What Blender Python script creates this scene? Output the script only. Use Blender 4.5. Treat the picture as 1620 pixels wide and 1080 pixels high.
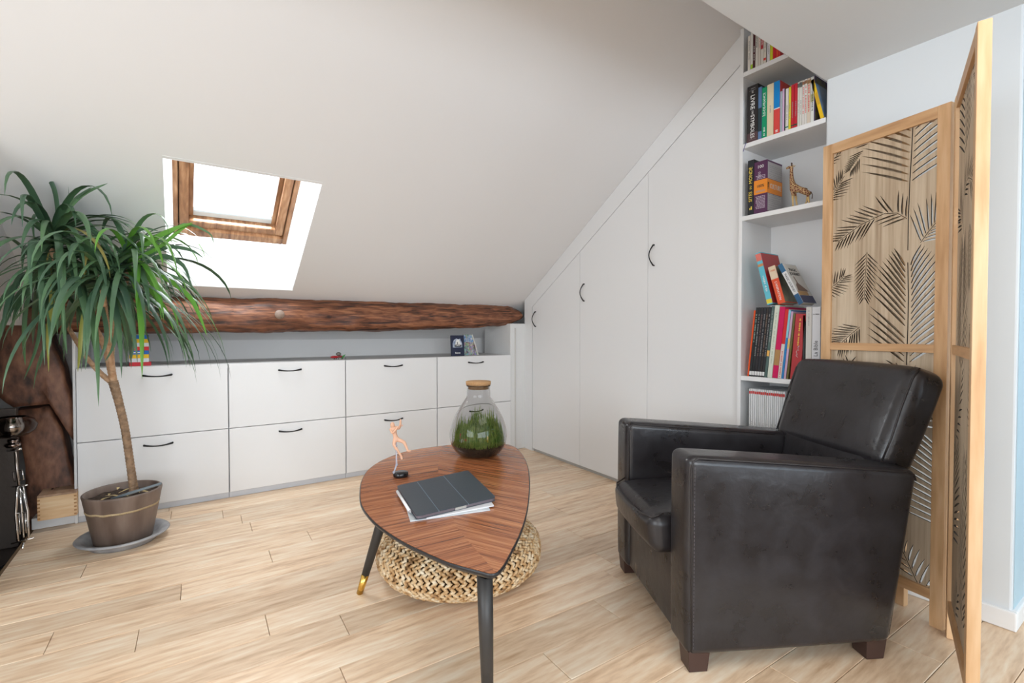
import bpy, bmesh, math, random
from mathutils import Vector, Matrix, noise
from math import pi, sin, cos, radians as R
rnd = random.Random(7)
SC = bpy.context.scene
COL = SC.collection
for o in list(bpy.data.objects): bpy.data.objects.remove(o)

# ---------------------------------------------------------------- camera
F, CX, CY, H = 765.0, 810.0, 540.0, 0.90
AX = math.atan2(1110, 765)
PIT = R(1.12)
FW = Vector((cos(AX), sin(AX), 0)); RT = Vector((sin(AX), -cos(AX), 0)); ZZ = Vector((0, 0, 1))
FD = FW*cos(PIT) - ZZ*sin(PIT); UP = ZZ*cos(PIT) + FW*sin(PIT)
CAMP = Vector((0, 0, H))
cd = bpy.data.cameras.new('camera'); cam = bpy.data.objects.new('camera', cd); COL.objects.link(cam)
cd.sensor_width = 36; cd.lens = 36*F/1620; cd.clip_start = .02
m = Matrix((RT, UP, -FD)).transposed().to_4x4(); m.translation = CAMP
cam.matrix_world = m
SC.camera = cam

# ---------------------------------------------------------------- world, lights, exposure
w = bpy.data.worlds.new('sky'); SC.world = w; w.use_nodes = True
bg = w.node_tree.nodes['Background']; bg.inputs[0].default_value = (.86, .93, 1, 1); bg.inputs[1].default_value = 4.0
SC.view_settings.view_transform = 'Standard'; SC.view_settings.look = 'None'
SC.view_settings.gamma = 1; SC.view_settings.use_curve_mapping = False
SC.view_settings.exposure = 0.0
def area(name, loc, direction, sx, sy, e, col=(1, 1, 1), spread=pi):
    l = bpy.data.lights.new(name, 'AREA'); l.shape = 'RECTANGLE'; l.size = sx; l.size_y = sy; l.energy = e; l.color = col; l.spread = spread
    o = bpy.data.objects.new(name, l); COL.objects.link(o); o.location = loc
    o.rotation_euler = Vector(direction).to_track_quat('-Z', 'Y').to_euler(); return o
area('fill_rear', (-.5, -2.46, 1.12), (0, 1, 0), 2.6, 1.1, 50, (.86, .93, 1))  # added main fill, set in a made-up opening behind the camera
area('fill_left', (-2.46, -.1, 1.15), (1, 0, 0), 2.2, 1.1, 31, (.86, .93, 1))  # added side fill, set in a made-up opening left of the camera
area('daylight_skylight', (.25, 2.78, 1.60), (0, -.52, -.855), .36, .6, 9, (.93, .97, 1))
area('fill_passage', (3.1, -1.6, 1.2), (-.4, 1, -.1), .8, 1.0, 10, (.55, .82, 1))  # added cool fill for the passage, no window stands there
area('fill_overhead', (.75, -.15, 1.845), (0, 0, -1), 1.3, .9, 11, (1, .97, .93))  # added fill above the camera to brighten floor and chair, no lamp there
area('fill_rear_right', (1.45, -2.46, 1.05), (.12, 1, 0), .8, 1.2, 9, (.50, .76, 1))  # added blue fill aimed at the right wall

# ---------------------------------------------------------------- pixel -> point (photograph measurements)
def ray(x, y): return FD + RT*((x-CX)/F) + UP*((CY-y)/F)
def pz(x, y, z=0.0): d = ray(x, y); return CAMP + d*((z-H)/d.z)
def py(x, y, v): d = ray(x, y); return CAMP + d*(v/d.y)
def px(x, y, v): d = ray(x, y); return CAMP + d*(v/d.x)
def pd(x, y, D): d = ray(x, y); return CAMP + d*(D/d.dot(FW))
def pp(x, y, p, n): d = ray(x, y); return CAMP + d*((Vector(p)-CAMP).dot(n)/d.dot(n))
def zceil(y): return 1.146 + (3.03-y)*.607

# ---------------------------------------------------------------- materials
MATS = {}
def mat(name, col=(.8, .8, .8), rough=.5, metal=0, bump=None, var=None, coat=0, spec=.5, trans=0, ior=1.45, emis=None, randv=0):
    """bump=(scale,strength)  var=(scale,colour2,amount)"""
    if name in MATS: return MATS[name]
    M = bpy.data.materials.new(name); M.use_nodes = True; nt = M.node_tree; N = nt.nodes; L = nt.links
    b = N['Principled BSDF']; b.inputs['Base Color'].default_value = (*col, 1); b.inputs['Roughness'].default_value = rough
    b.inputs['Metallic'].default_value = metal; b.inputs['Coat Weight'].default_value = coat
    b.inputs['Specular IOR Level'].default_value = spec; b.inputs['Transmission Weight'].default_value = trans; b.inputs['IOR'].default_value = ior
    tc = N.new('ShaderNodeTexCoord')
    if var:
        n = N.new('ShaderNodeTexNoise'); n.inputs['Scale'].default_value = var[0]; n.inputs['Detail'].default_value = 5
        L.new(tc.outputs['Object'], n.inputs['Vector'])
        r = N.new('ShaderNodeMapRange'); r.inputs[1].default_value = .35; r.inputs[2].default_value = .65; r.inputs[4].default_value = var[2]
        L.new(n.outputs['Fac'], r.inputs[0])
        mx = N.new('ShaderNodeMix'); mx.data_type = 'RGBA'; mx.inputs[6].default_value = (*col, 1); mx.inputs[7].default_value = (*var[1], 1)
        L.new(r.outputs[0], mx.inputs[0]); L.new(mx.outputs[2], b.inputs['Base Color'])
    if bump:
        n = N.new('ShaderNodeTexNoise'); n.inputs['Scale'].default_value = bump[0]; n.inputs['Detail'].default_value = 6
        L.new(tc.outputs['Object'], n.inputs['Vector'])
        bp = N.new('ShaderNodeBump'); bp.inputs['Strength'].default_value = bump[1]; bp.inputs['Distance'].default_value = .01
        L.new(n.outputs['Fac'], bp.inputs['Height']); L.new(bp.outputs[0], b.inputs['Normal'])
    if emis: b.inputs['Emission Color'].default_value = (*emis[0], 1); b.inputs['Emission Strength'].default_value = emis[1]
    MATS[name] = M; return M

def wood(name, c1, c2, c3, stretch=(1.5, 22, 22), rough=.45, rot=0.0, bumpv=.15, fine=6.0, tint=0.0, pos=(.35, .5, .65), axis='Z', coat=0, rings=0.0):
    """grain runs along object X after rotating by rot about Z"""
    if name in MATS: return MATS[name]
    M = bpy.data.materials.new(name); M.use_nodes = True; nt = M.node_tree; N = nt.nodes; L = nt.links
    b = N['Principled BSDF']; b.inputs['Roughness'].default_value = rough; b.inputs['Coat Weight'].default_value = coat
    tc = N.new('ShaderNodeTexCoord'); oi = N.new('ShaderNodeObjectInfo')
    add = N.new('ShaderNodeVectorMath'); add.operation = 'ADD'
    sc = N.new('ShaderNodeVectorMath'); sc.operation = 'SCALE'; sc.inputs[0].default_value = (7.3, 5.1, 9.7); L.new(oi.outputs['Random'], sc.inputs['Scale'])
    mr = N.new('ShaderNodeMapping'); mr.inputs['Rotation'].default_value = (0, 0, rot) if axis == 'Z' else (0, rot, 0)
    L.new(tc.outputs['Object'], mr.inputs[0])
    mp = N.new('ShaderNodeMapping'); mp.inputs['Scale'].default_value = stretch
    L.new(mr.outputs[0], add.inputs[0]); L.new(sc.outputs[0], add.inputs[1]); L.new(add.outputs[0], mp.inputs[0])
    n1 = N.new('ShaderNodeTexNoise'); n1.inputs['Scale'].default_value = 1.0; n1.inputs['Detail'].default_value = 4; n1.inputs['Distortion'].default_value = .6
    n2 = N.new('ShaderNodeTexNoise'); n2.inputs['Scale'].default_value = fine; n2.inputs['Detail'].default_value = 6
    L.new(mp.outputs[0], n1.inputs[0]); L.new(mp.outputs[0], n2.inputs[0])
    am = N.new('ShaderNodeMath'); am.operation = 'MULTIPLY_ADD'; am.inputs[1].default_value = .45
    L.new(n2.outputs['Fac'], am.inputs[0])
    a2 = N.new('ShaderNodeMath'); a2.operation = 'MULTIPLY'; a2.inputs[1].default_value = .55; L.new(n1.outputs['Fac'], a2.inputs[0]); L.new(a2.outputs[0], am.inputs[2])
    src = am.outputs[0]
    if rings:
        wv = N.new('ShaderNodeTexWave'); wv.wave_type = 'BANDS'; wv.bands_direction = 'Y'; wv.inputs['Scale'].default_value = .55; wv.inputs['Distortion'].default_value = 9; wv.inputs['Detail'].default_value = 2; wv.inputs['Detail Scale'].default_value = .6
        L.new(mp.outputs[0], wv.inputs[0])
        a3 = N.new('ShaderNodeMath'); a3.operation = 'MULTIPLY_ADD'; a3.inputs[1].default_value = rings
        L.new(wv.outputs['Fac'], a3.inputs[0]); L.new(src, a3.inputs[2])
        a4 = N.new('ShaderNodeMath'); a4.operation = 'SUBTRACT'; a4.inputs[1].default_value = rings*.5; L.new(a3.outputs[0], a4.inputs[0]); src = a4.outputs[0]
    cr = N.new('ShaderNodeValToRGB'); e = cr.color_ramp.elements
    e[0].position = pos[0]; e[0].color = (*c1, 1); e[1].position = pos[2]; e[1].color = (*c3, 1)
    k = e.new(pos[1]); k.color = (*c2, 1)
    L.new(src, cr.inputs[0]); out = cr.outputs[0]
    if tint:
        hs = N.new('ShaderNodeHueSaturation'); ml = N.new('ShaderNodeMapRange'); ml.inputs[3].default_value = 1-tint; ml.inputs[4].default_value = 1+tint
        L.new(oi.outputs['Random'], ml.inputs[0]); L.new(ml.outputs[0], hs.inputs['Value']); L.new(out, hs.inputs['Color']); out = hs.outputs[0]
    L.new(out, b.inputs['Base Color'])
    bp = N.new('ShaderNodeBump'); bp.inputs['Strength'].default_value = bumpv; bp.inputs['Distance'].default_value = .004
    L.new(src, bp.inputs['Height']); L.new(bp.outputs[0], b.inputs['Normal'])
    MATS[name] = M; return M

WHITE = mat('white_plaster', (.80, .79, .78), .75, bump=(9, .06))
CEIL = mat('ceiling_paint', (.80, .79, .785), .8, bump=(5, .08))
LACQ = mat('white_lacquer_board', (.80, .80, .80), .42, bump=(60, .02))
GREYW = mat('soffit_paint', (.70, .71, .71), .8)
BLACK = mat('black_metal', (.012, .012, .013), .35, metal=.3)
STEEL = mat('hinge_steel', (.55, .55, .56), .3, metal=1)
CHROME = mat('polished_chrome', (.82, .80, .78), .08, metal=1)
PAPER = mat('page_paper', (.78, .74, .66), .8, bump=(200, .1))
OAK = wood('oiled_oak_plank', (.56, .355, .21), (.79, .575, .385), (.90, .755, .58), stretch=(2.2, 15, 15), rough=.36, tint=.12, bumpv=.12, fine=6, pos=(.30, .48, .66), rings=.07)
PINE = wood('pine_post', (.52, .29, .13), (.68, .42, .22), (.78, .54, .32), stretch=(14, 14, 1.4), rough=.5, tint=.05, fine=4)
PINEX = wood('pine_rail', (.48, .26, .12), (.64, .38, .19), (.74, .49, .28), stretch=(1.4, 14, 14), rough=.5, tint=.05, fine=4)
PLY = wood('paulownia_board', (.40, .29, .19), (.56, .44, .31), (.66, .54, .40), stretch=(26, 26, 1.0), rough=.6, fine=5)
TIMBER = wood('old_brown_timber', (.030, .012, .008), (.19, .068, .032), (.40, .17, .08), stretch=(4, 34, 46), rough=.5, bumpv=1.0, fine=2.6, pos=(.38, .50, .66))
TIMBERV = wood('old_brown_timber_post', (.045, .022, .014), (.19, .08, .045), (.36, .17, .095), stretch=(14, 14, 6), rough=.55, bumpv=.8, fine=3, pos=(.36, .50, .68))
VEN_L = wood('walnut_veneer_left', (.085, .022, .009), (.36, .120, .045), (.60, .26, .11), stretch=(2.6, 95, 20), rough=.26, rot=R(3), bumpv=.03, fine=3.0, pos=(.34, .49, .64), coat=.25)
VEN_R = wood('walnut_veneer_right', (.085, .022, .009), (.36, .120, .045), (.60, .26, .11), stretch=(2.6, 95, 20), rough=.26, rot=R(64), bumpv=.03, fine=3.0, pos=(.34, .49, .64), coat=.25)
CRATE = wood('crate_pine', (.62, .36, .17), (.76, .50, .27), (.84, .62, .38), stretch=(2, 20, 20), rough=.55, fine=4)
BRASS = mat('brass', (.78, .50, .12), .22, metal=1)
DARKPT = mat('dark_lacquer', (.016, .016, .018), .35)
GLASS = mat('clear_glass', (1, 1, 1), .0, trans=1, ior=1.45)

# ---------------------------------------------------------------- mesh helpers
def link(name, me, M=None, parent=None, loc=None, smooth=False):
    o = bpy.data.objects.new(name, me); COL.objects.link(o)
    if M is not None and not me.materials: me.materials.append(M)
    if parent is not None: o.parent = parent
    if loc is not None: o.location = loc
    if smooth:
        for p in me.polygons: p.use_smooth = True
    return o
def mesh(name, vs, fs, M=None, parent=None, smooth=False, loc=None):
    me = bpy.data.meshes.new(name); me.from_pydata([tuple(v) for v in vs], [], fs); me.update()
    bm = bmesh.new(); bm.from_mesh(me); bmesh.ops.recalc_face_normals(bm, faces=bm.faces); bm.to_mesh(me); bm.free()
    return link(name, me, M, parent, loc, smooth)
def frombm(name, bm, M=None, parent=None, smooth=False, loc=None):
    me = bpy.data.meshes.new(name); bmesh.ops.recalc_face_normals(bm, faces=bm.faces); bm.to_mesh(me); bm.free()
    return link(name, me, M, parent, loc, smooth)
CUBE = [(0, 1, 3, 2), (4, 6, 7, 5), (0, 4, 5, 1), (2, 3, 7, 6), (0, 2, 6, 4), (1, 5, 7, 3)]
def add_box(bm, a, b):
    v = [bm.verts.new((x, y, z)) for x in (a[0], b[0]) for y in (a[1], b[1]) for z in (a[2], b[2])]
    for f in CUBE: bm.faces.new([v[i] for i in f])
def box(name, a, b, M, parent=None, bev=0.0, seg=2, smooth=False):
    bm = bmesh.new(); add_box(bm, a, b)
    if bev: bmesh.ops.bevel(bm, geom=bm.edges[:], offset=bev, segments=seg, affect='EDGES', profile=.5)
    return frombm(name, bm, M, parent, smooth)
def add_prism(bm, poly, f0, f1):
    """poly = list of 2D, f0/f1 map 2D->3D for both ends"""
    a = [bm.verts.new(f0(*p)) for p in poly]; b = [bm.verts.new(f1(*p)) for p in poly]; n = len(poly)
    bm.faces.new(a); bm.faces.new(b[::-1])
    for i in range(n): bm.faces.new((a[i], b[i], b[(i+1) % n], a[(i+1) % n]))
def prism(name, poly, f0, f1, M, parent=None, bev=0, seg=2, smooth=False):
    bm = bmesh.new(); add_prism(bm, poly, f0, f1)
    if bev: bmesh.ops.bevel(bm, geom=bm.edges[:], offset=bev, segments=seg, affect='EDGES', profile=.5)
    return frombm(name, bm, M, parent, smooth)
def add_tube(bm, pts, rad, n=8, cap=True):
    pts = [Vector(p) for p in pts]; rs = rad if isinstance(rad, (list, tuple)) else [rad]*len(pts); rings = []
    t0 = (pts[1]-pts[0]).normalized(); ref = Vector((0, 0, 1)) if abs(t0.z) < .9 else Vector((1, 0, 0))
    a = t0.cross(ref).normalized()
    for i, p in enumerate(pts):
        t = (pts[min(i+1, len(pts)-1)]-pts[max(i-1, 0)]).normalized()
        a = (a - t*a.dot(t)).normalized(); b = t.cross(a)
        rings.append([bm.verts.new(p + (a*cos(2*pi*k/n)+b*sin(2*pi*k/n))*rs[i]) for k in range(n)])
    for i in range(len(rings)-1):
        for k in range(n): bm.faces.new((rings[i][k], rings[i][(k+1) % n], rings[i+1][(k+1) % n], rings[i+1][k]))
    if cap: bm.faces.new(rings[0][::-1]); bm.faces.new(rings[-1])
def tube(name, pts, rad, M, parent=None, n=8):
    bm = bmesh.new(); add_tube(bm, pts, rad, n); return frombm(name, bm, M, parent, True)
def add_lathe(bm, prof, c=(0, 0, 0), n=32, closed=False):
    """prof = [(r,z)...]"""
    rings = []
    for r, z in prof:
        if r < 1e-5: rings.append([bm.verts.new((c[0], c[1], c[2]+z))])
        else: rings.append([bm.verts.new((c[0]+r*cos(2*pi*k/n), c[1]+r*sin(2*pi*k/n), c[2]+z)) for k in range(n)])
    m_ = len(rings)
    for i in range(m_ if closed else m_-1):
        A, B = rings[i], rings[(i+1) % m_]
        for k in range(n):
            k2 = (k+1) % n
            if len(A) == 1 and len(B) == 1: continue
            if len(A) == 1: bm.faces.new((A[0], B[k], B[k2]))
            elif len(B) == 1: bm.faces.new((A[k], B[0], A[k2]))
            else: bm.faces.new((A[k], B[k], B[k2], A[k2]))
def lathe(name, prof, M, parent=None, c=(0, 0, 0), n=32, closed=False, smooth=True):
    bm = bmesh.new(); add_lathe(bm, prof, c, n, closed); return frombm(name, bm, M, parent, smooth)
def add_ball(bm, c, r, u=12, v=8, sc=(1, 1, 1)):
    mt = Matrix.Translation(c) @ Matrix.Diagonal((r*sc[0], r*sc[1], r*sc[2], 1))
    bmesh.ops.create_uvsphere(bm, u_segments=u, v_segments=v, radius=1, matrix=mt)
def ball(name, c, r, M, parent=None, sc=(1, 1, 1), u=16, v=10):
    bm = bmesh.new(); add_ball(bm, c, r, u, v, sc); return frombm(name, bm, M, parent, True)
def cushion(name, corners, r, M, parent=None, puff=(0, 0, 0), n=9, sub=0):
    """corners[i][j][k] (x,y,z order) of a hexahedron; rounded radius r (m) and bulge per axis (m)"""
    C_ = [[[Vector(corners[i][j][k]) for k in (0, 1)] for j in (0, 1)] for i in (0, 1)]
    hs = [(C_[1][0][0]-C_[0][0][0]).length/2, (C_[0][1][0]-C_[0][0][0]).length/2, (C_[0][0][1]-C_[0][0][0]).length/2]
    def par(h):
        k = min(.95, r/h); l = [-1+k*t for t in (0, .12, .3, .55, .8)] + [(-1+k)+(2-2*k)*i/(n-1) for i in range(n)]
        l += [-t for t in l[:5][::-1]]; return l
    P = [par(h) for h in hs]; bm = bmesh.new(); cache = {}
    def vert(p):
        key = tuple(round(q, 5) for q in p)
        if key in cache: return cache[key]
        Q = [p[i]*hs[i] for i in range(3)]; inn = [max(-(hs[i]-r), min(hs[i]-r, Q[i])) for i in range(3)]
        d = Vector([Q[i]-inn[i] for i in range(3)])
        if d.length > 1e-9: d = d.normalized()*r
        Q = [inn[i]+d[i] for i in range(3)]; q = [Q[i]/hs[i] for i in range(3)]
        w_ = [1-abs(q[i])**2.5 for i in range(3)]
        for i in range(3):
            j, k = (i+1) % 3, (i+2) % 3
            q[i] += math.copysign(min(1, abs(q[i])**3), q[i])*puff[i]/hs[i]*max(0, w_[j])**.7*max(0, w_[k])**.7
        a, b, c = [(t+1)/2 for t in q]
        pt = Vector((0, 0, 0))
        for i in (0, 1):
            for j in (0, 1):
                for k in (0, 1): pt += C_[i][j][k]*((a if i else 1-a)*(b if j else 1-b)*(c if k else 1-c))
        cache[key] = bm.verts.new(pt); return cache[key]
    for ax in range(3):
        j, k = (ax+1) % 3, (ax+2) % 3
        for s in (-1, 1):
            for a in range(len(P[j])-1):
                for b in range(len(P[k])-1):
                    q = []
                    for (da, db) in ((0, 0), (1, 0), (1, 1), (0, 1)):
                        p = [0, 0, 0]; p[ax] = s; p[j] = P[j][a+da]; p[k] = P[k][b+db]; q.append(vert(p))
                    if len(set(q)) == 4:
                        try: bm.faces.new(q)
                        except ValueError: pass
    return frombm(name, bm, M, parent, True)
def empty(name, loc=(0, 0, 0), rz=0.0):
    o = bpy.data.objects.new(name, None); COL.objects.link(o); o.location = loc; o.rotation_euler = (0, 0, rz); o.empty_display_size = .1; return o
def tag(o, label, cat, group=None, kind=None):
    o['label'] = label; o['category'] = cat
    if group: o['group'] = group
    if kind: o['kind'] = kind
    return o
def struct(o, label=None, cat=None):
    o['kind'] = 'structure'
    if label: o['label'] = label
    if cat: o['category'] = cat
    return o
def text(body, size, pos, xd, yd, M, parent=None, name='lettering', align='CENTER', ext=.0004, sx=1.0):
    c = bpy.data.curves.new('tmp', 'FONT'); c.body = body; c.size = size; c.align_x = align; c.align_y = 'CENTER'; c.extrude = ext; c.resolution_u = 2
    t = bpy.data.objects.new('tmp', c); COL.objects.link(t)
    me = bpy.data.meshes.new_from_object(t.evaluated_get(bpy.context.evaluated_depsgraph_get())); bpy.data.objects.remove(t); bpy.data.curves.remove(c)
    xd = Vector(xd).normalized(); yd = Vector(yd).normalized(); zd = xd.cross(yd)
    mt = Matrix((xd*sx, yd, zd)).transposed().to_4x4(); mt.translation = Vector(pos); me.transform(mt); me.materials.clear(); me.name = name
    return link(name, me, M, parent)
def skinobj(name, vs, es, rs, M, parent=None, root=0, lvl=2):
    me = bpy.data.meshes.new(name); me.from_pydata(vs, es, []); me.update()
    o = link(name, me, M, parent)
    md = o.modifiers.new('skin', 'SKIN'); md.use_smooth_shade = True
    for i, r in enumerate(rs): me.skin_vertices[0].data[i].radius = (r, r)
    for i, s in enumerate(me.skin_vertices[0].data): s.use_root = (i == root)
    s = o.modifiers.new('sub', 'SUBSURF'); s.levels = lvl; s.render_levels = lvl
    dg = bpy.context.evaluated_depsgraph_get(); m2 = bpy.data.meshes.new_from_object(o.evaluated_get(dg)); m2.name = name
    o.modifiers.clear(); o.data = m2
    if not m2.materials: m2.materials.append(M)
    for p in m2.polygons: p.use_smooth = True
    return o
def bar_handle(name, a, b, out, M, parent, bow=.012, rad=.0035):
    """bowed pull handle from a to b, standing off along out"""
    a, b, out = Vector(a), Vector(b), Vector(out); n = 10; pts = [a]; rs = [rad*1.35]
    for i in range(n+1):
        t = i/n; pts.append(a.lerp(b, t)+out*(.008+bow*sin(pi*t))); rs.append(rad*(1.5-.6*sin(pi*t)))
    pts.append(b); rs.append(rad*1.35)
    return tube(name, pts, rs, M, parent, 8)

# ================================================================ THE SETTING
XW = 2.065
fl = struct(box('floor', (-.57, -2.6, -.06), (3.6, 3.6, -.012), mat('floor_bed', (.22, .14, .08), .8)), 'light oiled oak plank floor', 'floor')
fl2 = struct(box('floor', (-2.6, -2.6, -.07), (-.555, 2.35, -.002), OAK))
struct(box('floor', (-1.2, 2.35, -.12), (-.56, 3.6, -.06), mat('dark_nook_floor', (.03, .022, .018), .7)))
# planks: rows along x, tilted -1.6 degrees
ang = R(-1.6); cx_, sx_ = cos(ang), sin(ang); PW = .1255
known = [(-.32, 1.9), (-.11, 1.77), (.215, 1.64), (-.003, 2.03), (.295, 2.145), (-.305, 2.40), (-.04, 2.915), (.24, 2.66), (.83, .98), (1.31, 1.23), (1.45, 1.62)]
def toloc(x, y): return (x*cx_+y*sx_, -x*sx_+y*cx_)
Y0 = toloc(0, 1.707)[1]
kn = [toloc(*k) for k in known]
row0 = -12
pcount = 0
for row in range(row0, 13):
    yb = Y0 + row*PW; yt = yb+PW
    joints = [u for (u, v) in kn if yb < v < yt]
    rr = random.Random(row*13+5); x = -.75 - rr.random()*.9; cuts = []
    if joints:
        cuts = list(joints); x = min(cuts)
        while x > -.6: x -= .75+rr.random()*.5; cuts.append(x)
        x = max(cuts)
    else: cuts = [x]
    while x < 3.0: x += .75+rr.random()*.75; cuts.append(x)
    cuts = sorted(cuts)
    for a, b in zip(cuts[:-1], cuts[1:]):
        gap = .0007
        bm = bmesh.new(); L_ = b-a
        add_box(bm, (a+gap, yb+gap, -.012), (b-gap, yt-gap, -.0002 - rr.random()*.0006))
        top = [e for e in bm.edges if all(v.co.z > -.005 for v in e.verts)]
        bmesh.ops.bevel(bm, geom=top, offset=.0012, segments=1, affect='EDGES')
        lim_l, lim_r = -.552, 3.5
        bmesh.ops.rotate(bm, verts=bm.verts, cent=(0, 0, 0), matrix=Matrix.Rotation(ang, 3, 'Z'))
        for v_, side in ((-.552, -1), (3.5, 1)):
            g = bm.verts[:]+bm.edges[:]+bm.faces[:]
            rs = bmesh.ops.bisect_plane(bm, geom=g, plane_co=(v_, 0, 0), plane_no=(side, 0, 0), clear_outer=True)
            ed = [e for e in rs['geom_cut'] if isinstance(e, bmesh.types.BMEdge)]
            if ed: bmesh.ops.holes_fill(bm, edges=ed)
        if len(bm.verts) < 4: bm.free(); continue
        frombm('plank', bm, OAK, fl); pcount += 1
# walls
struct(box('wall_back', (-1.2, 3.52, -.1), (2.6, 3.6, 1.3), WHITE), 'white back wall behind the low cupboards', 'wall')
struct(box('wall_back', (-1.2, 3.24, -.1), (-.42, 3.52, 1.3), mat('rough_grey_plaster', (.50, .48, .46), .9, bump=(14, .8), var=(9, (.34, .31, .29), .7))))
struct(box('wall_left', (-.67, 2.3, .93), (-.572, 3.52, 1.75), WHITE), 'white upper left wall beside the plant', 'wall')
struct(box('wall_left', (-2.6, 2.3, -.1), (-.60, 2.36, 1.75), WHITE))
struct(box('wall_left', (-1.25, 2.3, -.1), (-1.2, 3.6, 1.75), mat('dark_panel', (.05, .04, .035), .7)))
def wall_with_hole(name, axis, pos, th, u0, u1, z0, z1, hu0, hu1, hz0, hz1, M):
    bm = bmesh.new()
    for (a, b, c, d) in ((u0, hu0, z0, z1), (hu1, u1, z0, z1), (hu0, hu1, z0, hz0), (hu0, hu1, hz1, z1)):
        if axis == 'y': add_box(bm, (a, pos, c), (b, pos+th, d))
        else: add_box(bm, (pos, a, c), (pos+th, b, d))
    return struct(frombm(name, bm, M))
wall_with_hole('wall_rear', 'y', -2.6, .1, -2.6, .95, -.1, 1.9, -1.8, .8, .55, 1.7, WHITE)
wall_with_hole('wall_rear', 'y', -2.6, .1, .951, 3.6, -.1, 1.9, 1.05, 1.85, 0, 1.75, WHITE)
bm = bmesh.new()
for x in (1.05, 1.79): add_box(bm, (x, -2.59, 0), (x+.06, -2.53, 1.75))
for z in (0, .42, 1.69): add_box(bm, (1.05, -2.59, z), (1.85, -2.53, z+.06))
struct(frombm('added_door_1', bm, LACQ), 'added white glazed door frame, unseen behind the viewer', 'door')  # made-up opening, holds the blue fill for the right wall
wall_with_hole('wall_left', 'x', -2.7, .1, -2.6, 2.36, -.1, 2.9, -1.2, 1.0, .6, 1.7, WHITE)
for nm, pts in (('added_window_2', ((-1.8, -2.6), (.8, -2.55))), ):
    bm = bmesh.new()
    for x in (-1.8, -.53, .74): add_box(bm, (x, -2.59, .55), (x+.06, -2.53, 1.7))
    for z in (.55, 1.64): add_box(bm, (-1.8, -2.59, z), (.8, -2.53, z+.06))
    struct(frombm(nm, bm, LACQ), 'added white window frame, unseen behind the viewer', 'window')  # made-up window, there to carry the rear fill
bm = bmesh.new()
for y in (-1.2, -.13, .94): add_box(bm, (-2.69, y, .6), (-2.63, y+.06, 1.7))
for z in (.6, 1.64): add_box(bm, (-2.69, -1.2, z), (-2.63, 1.0, z+.06))
struct(frombm('added_window_3', bm, LACQ), 'added white window frame, unseen in the left wall', 'window')  # made-up window, there to carry the left fill
# right wall beside the bookcase, with its end return
WR = .333
struct(box('wall_right', (XW, WR, -.05), (XW+.35, .862, 1.90), mat('white_wall_blue_light', (.68, .71, .73), .75, bump=(9, .08)), bev=.006), 'white right wall behind the folding screen', 'wall')  # white wall, the blue light on it is put into the colour
struct(box('wall_right', (XW+.016, WR-.002, .0), (3.6, WR-.0005, 1.868), mat('return_wall_blue_light', (.46, .60, .67), .75)))  # thin layer tinted to stand for blue light on the end return
struct(box('wall_right', (XW+.351, WR, -.05), (3.6, WR+.3, 1.9), WHITE))
struct(box('wall_right', (2.335, .86, -.1), (2.6, 3.6, 2.9), WHITE))
struct(box('wall_right', (3.5, -2.6, -.1), (3.6, .5, 2.0), WHITE))
struct(box('baseboard_right', (XW-.013, WR-.013, 0), (XW+.002, .862, .058), LACQ, bev=.004))
struct(box('baseboard_right', (XW+.003, WR-.013, 0), (3.5, WR+.002, .058), LACQ, bev=.004))
# sloped ceiling with the skylight opening: four slabs around the hole
HX0, HX1, HY0, HY1 = -.045, .548, 2.325, 3.04
def slab(name, x0, x1, y0, y1, th=.10, M=CEIL):
    pts = [(x0, y0), (x1, y0), (x1, y1), (x0, y1)]
    return prism(name, pts, lambda a, b: (a, b, zceil(b)), lambda a, b: (a, b+.05, zceil(b)+th), M)
bm = bmesh.new()
for (a, b, c, d) in ((-2.7, HX0, .55, 3.60), (HX1, 2.6, .55, 3.60), (HX0, HX1, .55, HY0), (HX0, HX1, HY1, 3.60)):
    add_prism(bm, [(a, c), (b, c), (b, d), (a, d)], lambda p, q: (p, q, zceil(q)), lambda p, q: (p, q, zceil(q)+.10))
struct(frombm('ceiling', bm, CEIL), 'white sloping attic ceiling', 'ceiling')
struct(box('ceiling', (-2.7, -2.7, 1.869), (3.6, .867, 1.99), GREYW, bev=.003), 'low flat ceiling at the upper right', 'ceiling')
struct(box('wall_rear', (-2.7, .50, 1.95), (2.6, .56, 2.9), WHITE))
# skylight : reveals (white boards), wooden frame, glass
NV = Vector((0, .519, .855)); SV = Vector((0, .855, -.519))      # outward normal, down the slope
sk = struct(empty('window_1', (0, 0, 0)), 'wooden framed roof window in the sloping ceiling', 'window')
RW = mat('reveal_white', (.86, .87, .87), .55)
def onpl(x, y, t): return Vector((x, y, zceil(y))) + NV*t
T0 = .235
def skq(pts): return [tuple(p) for p in pts]
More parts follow.
